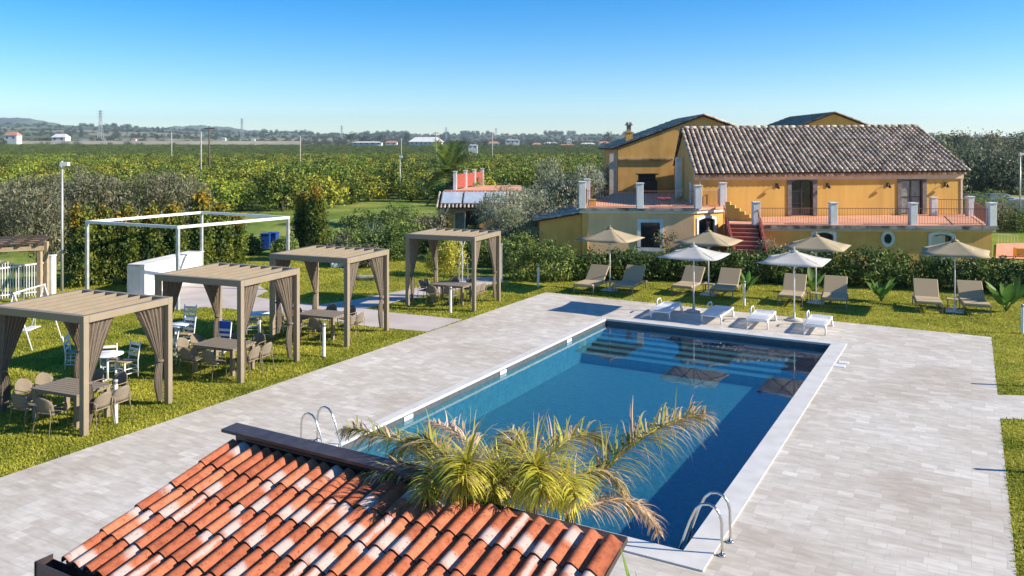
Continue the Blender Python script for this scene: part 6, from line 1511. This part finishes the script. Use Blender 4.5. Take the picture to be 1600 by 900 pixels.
rw_ = thing('roadside_wall', 'long pale wall line of the country road beyond the orchard', 'wall', (0, 0, 0))
for k in range(24):
    pa, pb = -60+k*22, -60+(k+1)*22; d = 735+k*2; A = Vector((X(pa, d), d, Z(223, d))); Bq = Vector((X(pb, d+2), d+2, Z(223, d+2))); b.beam(A, Bq, .6, 3.4)
b.build('wall', mat('pale_road_wall', (.55, .48, .38), (.46, .40, .31), rough=.9, scale=.05), rw_)
# far tree lines: individual bigger trees, then scattered woodland as stuff
def far_tree(px, d, y0, w, label, seed, m='l_far', name='distant_tree'):
    zt = Z(y0, d); x = X(px, d); zb = hz(x, d)-.5 if d > 700 else 0; h_ = zt-zb; t = thing(name, label, 'tree', (x, d, zb), group='large trees on the far plain')
    obj('crown', crown('crown', rnd_lobes(seed, 6, w*.3, h_*.4, h_*.8, w*.2, w*.3), 130, 8, w*.045, w*.07, .6, M_[m], seed, fill=.1), t); b = B(); b.tube([(0, 0, -1), (0, 0, h_*.6)], [w*.04, w*.02], 6); b.build('trunk', M_['trunk'], t)
for i, (px, y0, d, w, lb) in enumerate([(549, 206, 1100, 16, 'tallest tree at the left end of the far dark wood'), (572, 209, 1100, 18, 'broad tree in the left half of the far dark wood'), (595, 210, 1100, 16, 'tree in the right half of the far dark wood'), (634, 206, 1300, 16, 'dark domed tree above the white warehouse'), (724, 214, 620, 10, 'round dark tree right of the warehouse'), (70, 213, 760, 12, 'round dark tree between the two far left farmhouses'),
                                     (186, 217, 800, 12, 'left one of the dark trees by the far road'), (222, 216, 800, 10, 'right one of the dark trees by the far road'), (290, 219, 800, 9, 'small dark tree by the far road left of the poles'), (2, 213, 640, 12, 'dark tree cut by the left edge on the far plain'), (952, 205, 1000, 16, 'tree above the town left of the chimney'), (865, 224, 650, 7, 'small dark tree in the town'), (1458, 204, 400, 12, 'pale tree just right of the farmhouse roof'), (758, 216, 640, 8, 'slim tree beside the cream town house')]):
    far_tree(px, d, y0, w, lb, 700+i)
srcs = []
for i in range(2):
    pass
ft = [o for o in C.objects if o.name.startswith('distant_tree')][:3]; src = [[c for c in o.children if c.name.startswith('crown')][0] for o in ft]
pts = []; sc_ = []; rd = random.Random(77)
for k in range(5200):
    px = rd.uniform(-80, 1560); d = 700+2000*rd.random()**1.1; x = X(px, d)
    dens = .5+.5*math.sin(x*.011+d*.004)*math.sin(d*.012+1)+.3*math.sin(x*.03)
    if px > 480 and px < 960: dens += .25
    if 930 < d < 1050 and 380 < px < 560: dens -= .6
    if rd.random() > dens: continue
    pts.append((x, d, hz(x, d)-3.5)); sc_.append(rd.uniform(.35, .62))
for k in range(700):                              # darker tree line on the crest
    px = rd.uniform(-60, 1540); d = rd.uniform(2450, 2700); x = X(px, d)
    if math.sin(px*.045)+.5*math.sin(px*.11) < -.1: continue
    pts.append((x, d, hz(x, d)-3)); sc_.append(rd.uniform(.6, 1.1))
scatter('distant_woodland', pts, [rd.uniform(0, 6.28) for _ in pts], sc_, src, 'scattered olive groves and woods covering the far slope', 'woodland')
# right side background: low wall, cars, far lawn, orange terrace
wl = thing('boundary_wall', 'low pale concrete wall crossing behind the right-hand lawn', 'wall', (0, 0, 0)); b = B(); b.beam((X(1504, 75), 75, Z(312, 75)/2-.3), (X(1640, 72), 72, Z(318, 72)/2-.3), .35, Z(296, 75)-0); b.build('wall', M_['concrete'], wl)
def car(px, d, label, m, rz=0):
    t = thing('parked_car', label, 'car', (X(px, d), d, 0), rz, 'cars parked beyond the right-hand wall'); b = B(); pr = [(-2.1, .35), (-2.05, .75), (-1.4, .85), (-.9, 1.35), (.7, 1.4), (1.3, .95), (2.05, .8), (2.1, .35)]
    w = .85; vs = [(x, s*w*(1 if z < 1 else .82), z) for s in (-1, 1) for x, z in pr]; n = 8; b.add(vs, [tuple(range(n)), tuple(range(n, 2*n))[::-1]]+[(i, n+i, n+(i+1) % n, (i+1) % n) for i in range(n)]); b.build('body', m, t, bevel=.05)
    b = B(); vs = [(x, s*(w*.86+.0), z) for s in (-1, 1) for x, z in [(-1.2, .9), (-.85, 1.28), (.62, 1.32), (1.1, .95)]]; b.add(vs, [(0, 1, 2, 3), (7, 6, 5, 4)]); b.box((-.1, 0, 1.1), (1.3, w*1.74, .34)); b.build('windows', M_['pane'], t)
    for sx in (-1.3, 1.3):
        for sy in (-1, 1): b = B(); b.lathe([(.32, -.1), (.32, .1)], (0, 0, 0), 14); rot = Matrix.Rotation(R(90), 3, 'X'); b.v = [tuple(rot @ Vector(v)+Vector((sx, sy*.8, .32))) for v in b.v]; b.build('wheel', M_['dark_frame'], t)
car(1592, 78, 'silver car parked at the right edge beyond the bushes', M_['galv']); car(1518, 84, 'dark blue car parked beyond the wall right of the farmhouse', mat('dark_blue_paint', (.03, .05, .08), rough=.25)); car(1556, 85, 'grey-blue car parked beyond the wall between bushes', mat('grey_blue_paint', (.14, .18, .21), rough=.25))
ot = thing('side_terrace', 'small red tiled side terrace with white railings at the right end of the farmhouse', 'terrace', (0, 0, 0)); b = B(); b.prism([G(1556, 405)[:2], G(1700, 408)[:2], G(1700, 378)[:2], G(1557, 382)[:2]], -.02, .06); b.build('terrace_floor', M_['terra_floor'], ot); railing(ot, G(1560, 398), G(1590, 399), .06, 1.1, m='white_paint', step=.16)
b = B(); q = G(1583, 402); b.box((q.x+.9, q.y-.3, .3), (1.8, .5, .5), rz=-.2); b.build('planter', M_['ochre_b'], ot, bevel=.03)
br = thing('road_bridge', 'dark flat bridge deck showing above the pines on the right horizon', 'bridge', (0, 0, 0)); b = B(); b.beam((X(1462, 420), 420, Z(216, 420)), (X(1660, 420), 420, Z(218, 420)), 6, 1.2); b.build('deck', M_['dark_frame'], br)
for px in (1475, 1520, 1570, 1620):
    b = B(); b.beam((X(px, 420), 420, 0), (X(px, 420), 420, Z(217, 420)), 2, 2); b.build('bridge_pier', M_['concrete'], br)
# lawn beyond the house on the right
sheet('far_right_lawn', gp([(1500, 400), (1900, 410), (1900, 322), (1480, 322)]), -.018, lawn_mat('bright_lawn', ((.12, .18, .02), (.20, .26, .03), (.28, .30, .05))))
# air
def haze():
    b = B(); b.box((0, 2600, 100), (8000, 5600, 206)); m = bpy.data.materials.new('haze_air'); m.use_nodes = True; N, Lk = nodes_of(m); N.remove(N['Principled BSDF'])
    v = N.new('ShaderNodeVolumePrincipled'); v.inputs['Density'].default_value = 0.00013; v.inputs['Color'].default_value = (.72, .85, 1, 1); v.inputs['Anisotropy'].default_value = .2; Lk.new(v.outputs[0], N['Material Output'].inputs['Volume'])
    tag(b.build('haze', m), 'thin blue air over the whole plain', 'haze', kind='stuff')
haze()
